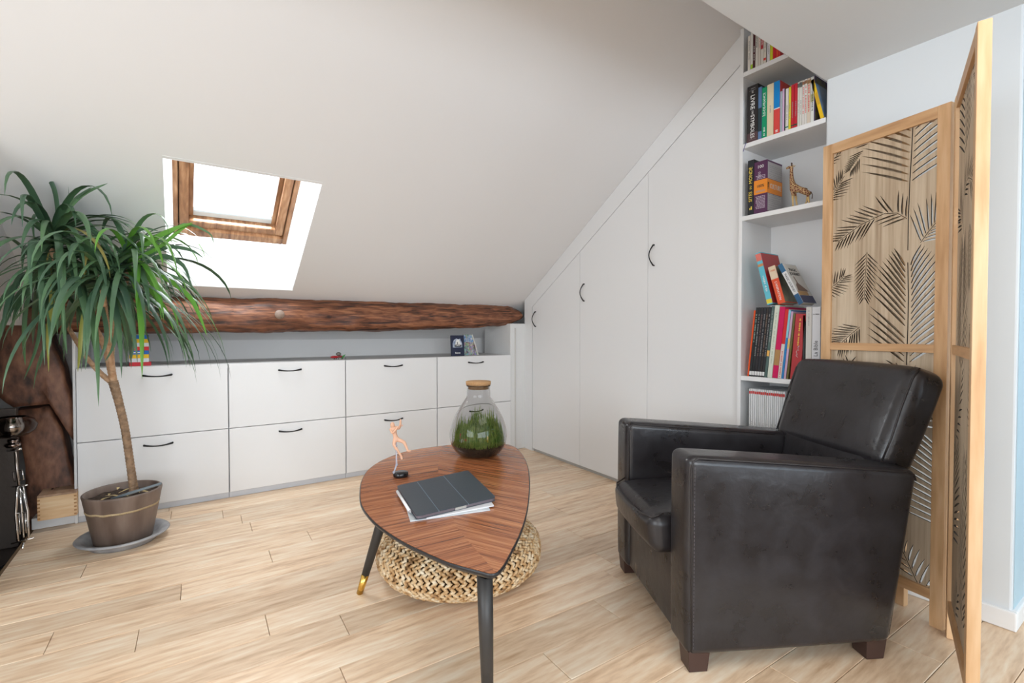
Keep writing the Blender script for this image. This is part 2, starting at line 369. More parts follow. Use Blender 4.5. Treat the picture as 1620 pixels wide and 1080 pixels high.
# frame plane limits (x0,x1) and slope coordinates measured from the lower vertical reveal
fb = py(400, 385, HY1); LOWZ = fb.z + .02
def fp(x, s, t=0.0):      # point in frame plane: s metres up from the lower edge, t outward
    base = Vector((x, HY1, LOWZ-.012)); return base - SV*s + NV*t
def fbox(name, x0, x1, s0, s1, t0, t1, M, parent, bev=.003):
    bm = bmesh.new()
    v = [bm.verts.new(fp(x, s, t)) for x in (x0, x1) for s in (s0, s1) for t in (t0, t1)]
    for f in CUBE: bm.faces.new([v[i] for i in f])
    if bev: bmesh.ops.bevel(bm, geom=bm.edges[:], offset=bev, segments=2, affect='EDGES')
    return frombm(name, bm, M, parent)
FX0, FX1 = -.018, .515
LS = .86
def board(name, pts, th=.012, n=Vector((1, 0, 0))):
    vs = [Vector(p) for p in pts] + [Vector(p)+n*th for p in pts]; k = len(pts)
    fs = [tuple(range(k)), tuple(range(2*k-1, k-1, -1))]+[(i, (i+1) % k, k+(i+1) % k, k+i) for i in range(k)]
    return mesh(name, vs, fs, RW, sk)
lo = Vector((0, HY1, zceil(HY1)))
def cp(x, y): return Vector((x, y, zceil(y)+.0025))
board('reveal_panel', [cp(HX0+.002, HY1), cp(HX0+.002, HY0), fp(FX0+.002, LS, .0), fp(FX0+.002, 0, .0)], n=Vector((-1, 0, 0)), th=.004)
board('reveal_panel', [cp(HX1-.002, HY1), cp(HX1-.002, HY0), fp(FX1-.002, LS, .0), fp(FX1-.002, 0, .0)], n=Vector((1, 0, 0)), th=.004)
board('reveal_panel', [cp(HX0, HY1)-Vector((0,.002,0)), cp(HX1, HY1)-Vector((0,.002,0)), fp(FX1, 0, .0)-Vector((0,.002,0)), fp(FX0, 0, .0)-Vector((0,.002,0))], n=Vector((0, 1, 0)), th=.004)
board('reveal_panel', [cp(HX0, HY0), cp(HX1, HY0), fp(FX1, LS, .02), fp(FX0, LS, .02)], n=Vector((0, -1, .3)))
VW = wood('varnished_window_pine', (.16, .07, .03), (.34, .17, .08), (.52, .31, .17), stretch=(22, 3, 5), rough=.35, fine=3, bumpv=.1)
for (a, b, c, d) in ((FX0, FX0+.022, 0, LS), (FX1-.022, FX1, 0, LS), (FX0+.022, FX1-.022, 0, .05), (FX0+.022, FX1-.022, LS-.03, LS)):
    fbox('outer_frame', a, b, c, d, .0, .09, VW, sk)
fbox('gasket', FX0+.018, FX1-.018, .045, .06, .04, .05, mat('dark_gasket', (.02, .02, .022), .6), sk, 0)
for (a, b) in ((FX0+.018, FX0+.034), (FX1-.034, FX1-.018)): fbox('gasket', a, b, .045, LS-.03, .04, .05, mat('dark_gasket'), sk, 0)
SX0, SX1 = FX0+.026, FX1-.026
for (a, b, c, d) in ((SX0, SX0+.040, .055, LS-.03), (SX1-.040, SX1, .055, LS-.03), (SX0+.040, SX1-.040, .055, .10), (SX0+.040, SX1-.040, LS-.09, LS-.03)):
    fbox('sash_frame', a, b, c, d, .015, .085, VW, sk)
fbox('glazing_bead', SX0+.040, SX1-.040, .10, .135, .055, .085, mat('grey_blue_bead', (.60, .66, .68), .4), sk)
for (a, b) in ((SX0+.040, SX0+.060), (SX1-.060, SX1-.040)): fbox('glazing_bead', a, b, .10, LS-.09, .05, .085, VW, sk)
gl = fbox('pane', SX0+.045, SX1-.045, .10, LS-.08, .075, .079, mat('window_glass', (1, 1, 1), 0, trans=1, ior=1.05), sk, 0)
# white post in the corner, under the beam end
struct(box('trim_1', (2.068, 3.02, 0), (2.215, 3.40, .965), mat('white_corner_post', (.76, .76, .75), .6, bump=(20, .5)), bev=.006), 'white boxed corner post beside the wardrobe', 'trim')
struct(box('trim_2', (2.105, 3.012, 0), (2.113, 3.022, .93), mat('caulk_line', (.62, .60, .57), .9), bev=.001))
struct(box('trim_3', (-.56, 3.03, 0), (-.40, 3.30, .052), LACQ, bev=.004), 'white plinth board beside the cupboards', 'trim')
struct(box('trim_4', (-.411, 3.02, 0), (-.400, 3.52, .90), LACQ, bev=.002), 'white side panel of the cupboard niche', 'trim')

# ================================================================ OLD TIMBER
def timber_loft(name, secs, M, n=5, amp=.012, seed=0, freq=7, parent=None):
    """secs: list of cross-sections (lists of Vector, same length); subdivided and roughened"""
    rings = []
    for i in range(len(secs)-1):
        st = n
        for k in range(st + (1 if i == len(secs)-2 else 0)):
            t = k/st; rings.append([secs[i][j].lerp(secs[i+1][j], t) for j in range(len(secs[i]))])
    m_ = 4; R2 = []
    for rg in rings:
        q = []
        for j in range(len(rg)):
            for k in range(m_): q.append(rg[j].lerp(rg[(j+1) % len(rg)], k/m_))
        c = sum(q, Vector())/len(q)
        q = [p + (p-c).normalized()*(noise.noise(p*freq+Vector((seed, 0, 0)))*amp + noise.noise(p*freq*3.3)*amp*.45) for p in q]
        R2.append(q)
    K = len(R2[0]); vs = [p for r_ in R2 for p in r_]; fs = []
    for i in range(len(R2)-1):
        for k in range(K): fs.append((i*K+k, i*K+(k+1) % K, (i+1)*K+(k+1) % K, (i+1)*K+k))
    fs.append(tuple(range(K))); fs.append(tuple(range((len(R2)-1)*K, len(R2)*K)))
    return mesh(name, vs, fs, M, parent, True)
def bsec(x, dz=0, k=1.0, yo=0):
    return [Vector((x, yo+a, 1.0+(b-1.0)*k+dz)) for a, b in ((3.115, 1.102), (3.06, 1.06), (3.035, 1.0), (3.045, .935), (3.08, .912), (3.22, .905), (3.26, 1.0), (3.2, 1.06))]
beam = timber_loft('ceiling_beam', [bsec(-.52, -.012), bsec(-.2, -.012), bsec(.1, -.01), bsec(.45, -.006), bsec(.8, 0), bsec(1.2, .0), bsec(1.6, .012, .95), bsec(1.95, .022, .86), bsec(2.1, .026, .8), bsec(2.19, .03, .35)], TIMBER, n=16, amp=.012, seed=3, freq=8)
tag(beam, 'rough brown timber beam running along the foot of the sloping ceiling', 'beam')
bmk = bmesh.new(); c0 = py(437, 497, 3.0)
add_lathe(bmk, [(0, 0), (.016, .003), (.024, .008), (.026, .02), (0, .02)], n=20)
bmesh.ops.rotate(bmk, verts=bmk.verts, cent=(0, 0, 0), matrix=Matrix.Rotation(R(90), 3, 'X') @ Matrix.Rotation(0, 3, 'Z'))
bmesh.ops.translate(bmk, verts=bmk.verts, vec=(c0.x+.02, 3.036, c0.z)); 
o = frombm('knot', bmk, mat('grey_knot', (.34, .25, .20), .45, bump=(60, .6)), beam, True); o['label'] = 'pale round knot'
def px_post(name, poly, y0, y1, M, label, seed):
    q = [py(a, b, y0) for a, b in poly]; c = sum(q, Vector())/len(q)
    s0 = q; s1 = [p+Vector((0, y1-y0, 0)) for p in q]
    inn = [c+(p-c)*.35 for p in q]
    o = timber_loft(name, [inn, [p+Vector((0, .006, 0)) + (c-p)*.03 for p in q], s1], M, n=4, amp=.008, seed=seed, freq=9)
    return tag(o, label, 'timber')
px_post('roof_strut', [(-25, 476), (60, 484), (92, 560), (119, 648), (117, 700), (78, 640), (20, 646), (-25, 610)], 3.07, 3.20, TIMBERV, 'broad brown roof timber curving down behind the palm leaves', 1)
px_post('wall_post', [(22, 648), (76, 640), (98, 678), (112, 740), (121, 790), (118, 836), (44, 846), (38, 740)], 3.10, 3.22, TIMBERV, 'cracked brown timber post standing behind the wine crate', 5)
tag(box('dark_board', (-.80, 3.02, -.06), (-.600, 3.06, .56), mat('dark_stained_board', (.085, .068, .058), .6, bump=(20, .3)), bev=.004), 'dark stained board behind the chrome lamp', 'board')

# ================================================================ LOW CUPBOARDS
YC = 3.014
xs = [-.400, .2175, .8385, 1.4535, 2.066]
names = ['leftmost white two-drawer cupboard beside the potted palm', 'white two-drawer cupboard second from the left in the low row',
         'white two-drawer cupboard behind the small posed figure', 'rightmost white two-drawer cupboard next to the corner post']
tag(box('worktop', (-.399, YC+.020, .705), (2.066, 3.519, .728), mat('worktop_grey', (.62, .62, .61), .5), bev=.001), 'long pale grey top board over the low cupboards', 'worktop')
for i in range(4):
    a, b = xs[i]+.001, xs[i+1]-.001
    u = tag(empty('drawer_cupboard', ((a+b)/2, YC+.25, 0)), names[i], 'cupboard', 'white drawer cupboards along the back wall')
    P = Vector(u.location)
    def lb(name, p, q, M, par=u, bev=0.0, off=P): return box(name, [p[k]-off[k] for k in range(3)], [q[k]-off[k] for k in range(3)], M, par, bev)
    lb('carcass', (a, YC+.020, .032), (b, 3.50, .704), LACQ)
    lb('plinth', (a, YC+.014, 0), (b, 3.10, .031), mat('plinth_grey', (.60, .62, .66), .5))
    hx = [(-.148, -.032), (.466, .583), (1.083, 1.200), (1.698, 1.817)][i]
    for (z0, z1, hz) in ((.381, .727, .684), (.033, .377, .336)):
        d = lb('drawer', (a+.0018, YC-.002, z0), (b-.0018, YC+.018, z1), LACQ, u, .0012)
        hh = bar_handle('handle', Vector((hx[0], YC-.002, hz))-P, Vector((hx[1], YC-.002, hz))-P, (0, -1, 0), BLACK, d, bow=.014, rad=.0036)
        for v in hh.data.vertices: v.co.z -= .006*max(0, 1-((v.co.x+P.x-(hx[0]+hx[1])/2)/((hx[1]-hx[0])/2))**2)

# ================================================================ WARDROBE under the slope
WA = Vector((2.207, 3.03, 0)); WB = Vector((2.1009, 1.2135, 0)); wd = (WB-WA).normalized(); wn = Vector((wd.y, -wd.x, 0))
if wn.x > 0: wn = -wn
wl = (WB-WA).length
def wpt(s, z, t=0.0): return WA + wd*s + Vector((0, 0, z)) + wn*t
def wpx(x, y):
    p = pp(x, y, WA, wn); return ((p-WA).dot(wd), p.z)
wr = tag(empty('wardrobe', WA.lerp(WB, .5)), 'built-in white wardrobe with three sloping doors under the ceiling', 'wardrobe')
WO = Vector(wr.location)
def wprism(name, poly, t0, t1, M, par=wr, bev=0.0):
    return prism(name, poly, lambda s, z: wpt(s, z, t0)-WO, lambda s, z: wpt(s, z, t1)-WO, M, par, bev)
ct = lambda s: zceil((WA+wd*s).y) - .002
dtop = lambda s: 1.091 + (s-.112)*(2.109-1.091)/(1.812-.112)
wprism('frame', [(0, 0.0), (.108, 0.0), (.108, dtop(.108)+.002), (wl-.002, dtop(wl)+.003), (wl-.002, ct(wl)), (0, ct(0))], -.02, .001, LACQ, bev=0)
wprism('plinth', [(.108, 0), (wl, 0), (wl, .018), (.108, .018)], -.03, -.012, mat('plinth_mid_grey', (.45, .44, .42), .6))  # plinth in a darker grey than the doors
wprism('carcass', [(.108, .018), (wl, .018), (wl, dtop(wl)-.01), (.108, dtop(.108)-.01)], -.05, -.019, LACQ)
dj = [.112, wpx(917.5, 560)[0], wpx(1024.5, 560)[0], wl-.004]
hnd = [((848.5, 493), (848.5, 516)), ((923.5, 449.5), (924, 476)), ((1033, 388), (1033.5, 420))]
for i in range(3):
    a, b = dj[i]+.0012, dj[i+1]-.0012
    d = wprism('door', [(a, .022), (b, .022), (b, dtop(b)-.0015), (a, dtop(a)-.0015)], -.018, .0015, LACQ, wr, .001)
    (q0, q1) = hnd[i]; s0, z0 = wpx(*q0); _, z1 = wpx(*q1); s0 = dj[i]+.045
    hh = bar_handle('handle', wpt(s0, z0, .0015)-WO, wpt(s0, z1, .0015)-WO, wn, BLACK, d, bow=.016, rad=.0032)
    for v in hh.data.vertices:
        t = (v.co.z+WO.z-(z0+z1)/2)/((z0-z1)/2); v.co -= wd*(.016*max(0, 1-t*t))

# ================================================================ BOOKCASE
BX0, BX1, BY0, BY1 = 2.066, 2.32, .863, 1.197
bc = tag(empty('bookcase', (2.19, 1.03, 0)), 'tall narrow white built-in bookcase between wardrobe and screen', 'bookcase')
BO = Vector(bc.location)
def bb_(name, p, q, par=bc, bev=.001, M=LACQ): return box(name, [p[k]-BO[k] for k in range(3)], [q[k]-BO[k] for k in range(3)], M, par, bev)
bb_('side_panel', (BX0, BY1, 0), (BX1, BY1+.0155, 2.24))
bb_('side_panel', (BX0, BY0-.0005, 1.90), (BX1, BY0+.0005, 2.3), bev=0)
bb_('back_panel', (BX1-.006, BY0, 0), (BX1+.01, BY1, 2.38))
SH = [2.045, 1.73, 1.413, .705, .36, .06]
for i, z in enumerate(SH): bb_('shelf', (BX0+.001, BY0+.001, z-.020), (BX1-.006, BY1, z))

_PM = {}
def cmat(col, rough=.45):
    k = tuple(round(c, 3) for c in col)
    if k not in _PM: _PM[k] = mat('cover_%d' % len(_PM), col, rough)
    return _PM[k]
INKW = cmat((.80, .80, .78)); INKK = cmat((.03, .03, .03)); INKR = cmat((.60, .03, .03)); INKG = cmat((.82, .62, .08)); INKGR = cmat((.30, .30, .30))
def book(name, y_hi, y_lo, z0, h, depth, col, label, group, tilt=0.0, x=2.070, bands=(), title=None, pages=True, cat='book', dash=None, side=None, cornerless=False):
    """spine faces -x. y_hi is the left edge in the photo. tilt>0 leans the top to the left (+y); rests on its lower corner"""
    th = y_hi-y_lo; t = R(tilt)
    piv = y_lo if tilt < 0 else y_hi            # the corner that carries it
    piv = y_hi if tilt > 0 else y_lo
    o = empty(name, (x, piv, z0+.0003)); o.rotation_euler = (-t, 0, 0)
    ya, yb = (-th, 0) if tilt > 0 else (0, th)
    M = cmat(col); c = .0014 if th > .008 else .0006
    bm = bmesh.new()
    add_box(bm, (0, ya+.0003, 0), (c*1.3, yb-.0003, h)); add_box(bm, (c*1.3, ya+.0003, 0), (depth, ya+c, h)); add_box(bm, (c*1.3, yb-c, 0), (depth, yb-.0003, h))
    frombm('cover', bm, M, o)
    if pages: box('pages', (c*1.3, ya+c, .003), (depth-.003, yb-c, h-.003), PAPER, o)
    for (f0, f1, bc_) in bands: box('band', (-.0003, ya+.0004, h*f0), (.0006, yb-.0004, h*f1), cmat(bc_), o)
    if side:                                      # front-cover picture facing -y
        box('cover_print', (.002, ya-.0001, .004), (depth-.002, ya+.0003, h-.004), side, o)
    if title:
        body, size, frac, direction, ink = title[:5]
        if direction == 'down': text(body, size, (-.0005, (ya+yb)/2, h*frac), (0, 0, -1), (0, -1, 0), ink, o)
        elif direction == 'up': text(body, size, (-.0005, (ya+yb)/2, h*frac), (0, 0, 1), (0, 1, 0), ink, o)
        else: text(body, size, (-.0005, (ya+yb)/2, h*frac), (0, -1, 0), (0, 0, 1), ink, o)
    if dash:
        f0, f1, ink, wf = dash; bm = bmesh.new(); z = h*f0; r_ = random.Random(int(1e4*abs(y_hi))+int(z0*100)); ym = (ya+yb)/2
        while z < h*f1:
            l = .003+r_.random()*.004; ww = th*wf*(.6+.4*r_.random())/2
            add_box(bm, (-.0006, ym-ww, z), (.0003, ym+ww, z+l*.55)); z += l if r_.random() > .15 else l*2
        frombm('lettering', bm, ink, o)
    return tag(o, label, cat, group)
def yof(x, z): # y on plane x=2.07 for pixel column x at height z
    d = None; yy = 500.0
    for _ in range(6):
        p = px(x, yy, 2.07); yy += (p.z-z)*F/ (p-CAMP).dot(FW)
    return px(x, yy, 2.07).y
# --- top shelf
z = SH[0]; W9 = (.74, .70, .63)
row1 = [(120, 188, W9, .150, 'cream paperback at the left end of the top shelf', (), (.3, .85, INKGR, .3)),
 (190, 246, (.72, .70, .66), .158, 'white paperback with a lime green foot on the top shelf', ((0, .13, (.35, .55, .03)),), None),
 (250, 302, (.07, .01, .015), .165, 'dark maroon paperback on the top shelf', (), (.2, .55, INKW, .4)),
 (305, 372, (.70, .66, .60), .168, 'cream paperback right of the maroon one on the top shelf', (), (.5, .9, INKK, .4)),
 (374, 432, (.66, .60, .53), .166, 'beige paperback left of the red and white one on the top shelf', (), (.45, .8, INKR, .2)),
 (436, 504, (.70, .66, .60), .164, 'white paperback with a red upper spine on the top shelf', ((.40, 1, (.45, .03, .04)),), (.5, .95, INKW, .4)),
 (506, 572, (.68, .63, .55), .160, 'cream paperback with a small red dot low on its spine', ((.08, .14, (.65, .05, .03)),), (.3, .6, INKGR, .3)),
 (592, 662, (.68, .66, .70), .160, 'pale lilac paperback on the top shelf', (), (.2, .5, INKGR, .2)),
 (665, 735, (.62, .60, .02), .160, 'yellow green paperback on the top shelf', ((.45, 1, (.16, .24, .03)),), None),
 (736, 812, (.58, .01, .02), .160, 'red paperback right of the yellow green one on the top shelf', (), None),
 (814, 868, (.66, .06, .02), .158, 'orange red paperback on the top shelf', (), None),
 (870, 915, (.62, .03, .03), .150, 'last red paperback at the right of the top shelf', (), None)]
for a, b, c, h, lab, bands, dash in row1:
    book('paperback_book', yof(1175+a/15.43, z), yof(1175+b/15.43, z)+.0003, z, h, .11, c, lab, 'books on the top shelf', bands=bands, dash=dash)
# --- second shelf
z = SH[1]; G2 = 'books on the second shelf'
def b2(a, b): return min(BY1-.0006, yof(1175+a/9, z)), yof(1175+b/9, z)+.0003
def b3(a, b): return yof(1235+a/10.28, z), yof(1235+b/10.28, z)+.0003
bk = book('hardback_book', *b2(58, 214), z, .243, .17, (.018, .015, .015), 'thick black book titled Le Livre des Symboles', G2, bands=((.0, .16, (.09, .045, .05)),))
ym = (b2(58, 214)[0]-b2(58, 214)[1])/2
text('LIVRE', .026, (-.0006, ym, .243*.70), (0, 0, -1), (0, -1, 0), INKW, bk, sx=1.0); text('LE', .010, (-.0006, ym, .243*.885), (0, 0, -1), (0, -1, 0), INKW, bk)
text('DES', .010, (-.0006, ym, .243*.515), (0, 0, -1), (0, -1, 0), INKW, bk); text('SYMBOLES', .024, (-.0006, ym, .243*.27), (0, 0, -1), (0, -1, 0), INKW, bk, sx=.9)
bm = bmesh.new(); add_box(bm, (-.0006, ym-.015, .222), (0, ym+.015, .2227)); add_box(bm, (-.0006, ym-.012, .229), (0, ym+.008, .231)); add_box(bm, (-.0006, ym-.015, .010), (0, ym+.015, .0107)); frombm('spine_rule', bm, INKGR, bk)
tube('ribbon_marker', [(.01, 2*ym-.003, .001), (-.004, 2*ym+.002, .0), (-.010, 2*ym+.006, -.020), (-.012, 2*ym+.009, -.035)], .0012, cmat((.10, .08, .30)), bk, 6)
book('paperback_book', *b2(216, 268), z, .222, .14, (.10, .19, .36), 'slim blue book right of the black symbols book', G2, bands=((.15, .6, (.02, .04, .05)),))
book('paperback_book', *b2(270, 340), z, .213, .13, (.0, .29, .13), 'green guidebook titled Ile-de-France', G2, title=('ÎLE-DE-FRANCE', .0145, .66, 'up', INKW), dash=(.04, .2, INKW, .35))
book('hardback_book', *b2(342, 436), z, .217, .15, (.72, .62, .42), 'thick cream book right of the green guidebook', G2, dash=(.45, .6, INKGR, .2))
bk = book('hardback_book', *b2(438, 526), z, .217, .15, (.66, .06, .05), 'book with a blue upper and red lower spine', G2, bands=((.49, 1, (.0, .22, .58)), (.47, .49, (.75, .75, .75))), dash=(.03, .07, INKW, .4))
sm = [((528, 560), 2, (.36, .42, .46), .168, 'grey blue slim book right of the blue and red one', None), ((561, 590), 2, (.62, .42, .60), .175, 'pink slim book on the second shelf', None), ((592, 606), 2, (.02, .02, .02), .172, 'thin black book left of the white one with a green dot', None),
 ((75, 125), 3, (.66, .63, .60), .170, 'off-white paperback with a green dot at its foot', (.06, .09, (.01, .22, .12))), ((126, 164), 3, (.68, .58, .04), .172, 'yellow paperback on the second shelf', None),
 ((166, 214), 3, (.52, .015, .03), .176, 'left one of two crimson paperbacks', (.05, .08, (.01, .06, .04))), ((216, 268), 3, (.52, .015, .03), .177, 'right one of two crimson paperbacks', (.05, .08, (.01, .06, .04))),
 ((270, 302), 3, (.66, .64, .58), .176, 'ivory paperback right of the crimson pair', (.88, .97, (.12, .13, .12))), ((303, 345), 3, (.68, .66, .60), .178, 'ivory paperback second right of the crimson pair', (.86, .97, (.12, .13, .12))),
 ((346, 384), 3, (.70, .66, .62), .176, 'white comic volume with red lettering, leftmost of four', (.90, .97, (.30, .14, .08))), ((385, 426), 3, (.70, .67, .62), .177, 'white comic volume with red lettering, second of four', (.90, .97, (.32, .16, .08))),
 ((427, 482), 3, (.66, .56, .46), .176, 'cream comic volume with orange red lettering, third of four', (.88, .96, (.34, .18, .08))), ((484, 540), 3, (.70, .70, .66), .175, 'white comic volume with olive patch, fourth of four', (.45, .62, (.42, .40, .20)))]
for i, (ab, k, c, h, lab, bd) in enumerate(sm):
    yy = b2(*ab) if k == 2 else b3(*ab)
    ink = INKR if 9 <= i <= 11 else INKK
    book('paperback_book', *yy, z, h, .12, c, lab, G2, bands=((bd[0], bd[1], bd[2]),) if bd else (), dash=(.25, .85, ink, .45) if i >= 9 else ((.25, .6, INKGR, .3) if i > 2 else None))
pic1 = mat('purple_cover_print', (.045, .02, .10), .4, var=(35, (.35, .40, .05), .45))
pic2 = mat('blue_cover_print', (.02, .18, .42), .4, var=(9, (.45, .47, .46), .9))
book('picture_book', *b3(541, 552), z, .178, .16, (.06, .03, .14), 'dark purple picture book behind the leaning yellow one', G2, side=pic1)
ylo = BY0+.0045
book('paperback_book', ylo+.0165, ylo+.0035, z, .168, .10, (.80, .50, .01), 'yellow book leaning to the left at the end of the second shelf', G2, tilt=13, bands=((.35, .65, (.62, .36, .02)),), side=pic2)

# --- third shelf
z = SH[2]; G3 = 'books on the third shelf'
y1_, y2_, y3_ = yof(1182.5, z), yof(1192.3, z), yof(1213.2, z)
bk = book('hardback_book', y1_, y2_+.0003, z, .238, .20, (.014, .015, .02), 'black book titled Sites du Monde in gold letters', G3)
ym = (y1_-y2_)/2
text('SITES', .021, (-.0006, ym, .238*.33), (0, 0, 1), (0, 1, 0), INKG, bk, sx=.95); text('DU', .011, (-.0006, ym, .238*.50), (0, 0, 1), (0, 1, 0), INKG, bk); text('MONDE', .021, (-.0006, ym, .238*.72), (0, 0, 1), (0, 1, 0), INKG, bk, sx=.95)
bm = bmesh.new(); add_box(bm, (-.0006, ym-.006, .022), (0, ym-.001, .036)); add_box(bm, (-.0006, ym+.001, .022), (0, ym+.005, .030)); frombm('emblem', bm, INKG, bk)
PUR = (.085, .022, .075)
bx = tag(empty('quiz_box', (2.070, y3_+.0005, z+.0003)), 'purple and grey boxed quiz game with an orange band reading 100% Culture', 'box')
bw = y2_-y3_-.001
box('box_body', (0, 0, 0), (.125, bw, .222), cmat(PUR), bx, .0008)
box('orange_band', (-.0005, -.0005, .082), (.1253, bw, .142), cmat((.80, .26, .02)), bx)
gb = cmat((.40, .38, .38))
box('grey_label', (.006, -.0006, .006), (.122, .0, .080), gb, bx); box('grey_label', (.006, -.0006, .144), (.122, .0, .214), gb, bx)
text('100%', .017, (-.0012, bw/2, .115), (0, -1, 0), (0, 0, 1), INKK, bx, sx=.9); text('100', .019, (-.001, bw/2, .198), (0, -1, 0), (0, 0, 1), INKW, bx)
text('100', .017, (-.001, bw/2+.004, .165), (0, 0, 1), (0, 1, 0), cmat((.45, .38, .45)), bx)
text('CULTURE', .030, (.068, -.0012, .112), (1, 0, 0), (0, 0, 1), cmat((.66, .58, .50)), bx, sx=.72)
text('100%', .016, (.010, -.0012, .112), (0, 0, 1), (-1, 0, 0), INKK, bx, sx=.9)
bm = bmesh.new(); rr = random.Random(3)
for k in range(3): add_box(bm, (-.0008, bw*.15, .096-.003*k), (0, bw*.85, .0975-.003*k))
for (za, zb) in ((.01, .076), (.148, .205)):
    zq = za
    while zq < zb:
        xq = .012
        while xq < .112:
            l = .004+rr.random()*.016; add_box(bm, (xq, -.0010, zq), (min(xq+l, .118), -.0005, zq+.0018+rr.random()*.002)); xq += l+.004
        zq += .007+rr.random()*.004
frombm('small_print', bm, INKGR, bx)
bm = bmesh.new()
for (za, zb) in ((.020, .072), (.146, .160)):
    zq = za
    while zq < zb:
        yq = bw*.14
        while yq < bw*.8: l = .004+rr.random()*.008; add_box(bm, (-.0009, yq, zq), (0, min(yq+l, bw*.86), zq+.003)); yq += l+.002
        zq += .0062
frombm('spine_print', bm, cmat((.50, .42, .50)), bx)
# giraffe
def gp(X_, Y_, d=0.0): # photo pixel -> point at depth layer x=2.10+d, relative to base
    p = px(X_, Y_, 2.105+d); return p
base = px(1268, 322, 2.105); GZ = SH[2]
g = tag(empty('toy_giraffe', (2.105, base.y, GZ)), 'small spotted toy giraffe standing beside the quiz box', 'toy')
def gl_(X_, Y_, d=0.0): p = px(X_, Y_, 2.105)-Vector((2.105, base.y, GZ)); return (d, p.y, p.z)
gm = bpy.data.materials.new('giraffe_hide'); gm.use_nodes = True; nt = gm.node_tree
tc = nt.nodes.new('ShaderNodeTexCoord'); vo = nt.nodes.new('ShaderNodeTexVoronoi'); vo.feature = 'DISTANCE_TO_EDGE'; vo.inputs['Scale'].default_value = 110
cr = nt.nodes.new('ShaderNodeValToRGB'); cr.color_ramp.elements[0].position = .07; cr.color_ramp.elements[0].color = (.60, .42, .20, 1); cr.color_ramp.elements[1].position = .12; cr.color_ramp.elements[1].color = (.17, .045, .02, 1)
nt.links.new(tc.outputs['Object'], vo.inputs['Vector']); nt.links.new(vo.outputs[0], cr.inputs[0]); nt.links.new(cr.outputs[0], nt.nodes['Principled BSDF'].inputs['Base Color'])
TAN = mat('giraffe_tan', (.62, .42, .18), .5)
V = [gl_(1270, 301), gl_(1260, 298), gl_(1254, 293), gl_(1252.5, 283), gl_(1252, 272), gl_(1252.5, 264), gl_(1247, 265), gl_(1243.5, 267), gl_(1278, 303), gl_(1282, 306),
     gl_(1255, 304, -.009), gl_(1256, 310, -.010), gl_(1255, 304, .009), gl_(1257, 310, .010), gl_(1279, 308, -.008), gl_(1280, 312, -.009), gl_(1278, 308, .008), gl_(1276, 312, .009)]
RR = [.0125, .0135, .0125, .0085, .0065, .0075, .0055, .0035, .0125, .009, .007, .005, .007, .005, .0075, .005, .0075, .005]
skinobj('body', V, [(0, 1), (1, 2), (2, 3), (3, 4), (4, 5), (5, 6), (6, 7), (0, 8), (8, 9), (1, 10), (10, 11), (1, 12), (12, 13), (8, 14), (14, 15), (8, 16), (16, 17)], RR, gm, g)
for a, b, rz_ in ((11, (1256.5, 322.5), -.010), (13, (1259, 320), .010), (15, (1281.5, 317), -.009), (17, (1273, 318.5), .009)):
    q = gl_(b[0], b[1]); e_ = (rz_, q[1], .003)
    md = [(V[a][k]+e_[k])/2 for k in range(3)]
    tube('leg', [V[a], md, (e_[0], e_[1], .012), (e_[0], e_[1], .0008)], [.0052, .0036, .0035, .0045], TAN, g, 8)
for s in (-1, 1):
    tube('horn', [gl_(1252.5, 262, .002*s), gl_(1252.5, 257.5, .003*s)], [.0016, .0022], mat('giraffe_dark', (.08, .035, .02), .6), g, 6)
    tube('ear', [gl_(1255, 263, .004*s), gl_(1256.5, 261, .009*s)], [.0022, .0010], TAN, g, 6)
tube('tail', [gl_(1283, 303), gl_(1285.5, 308), gl_(1284.5, 314)], [.0015, .0012, .0018], mat('giraffe_dark'), g, 6)

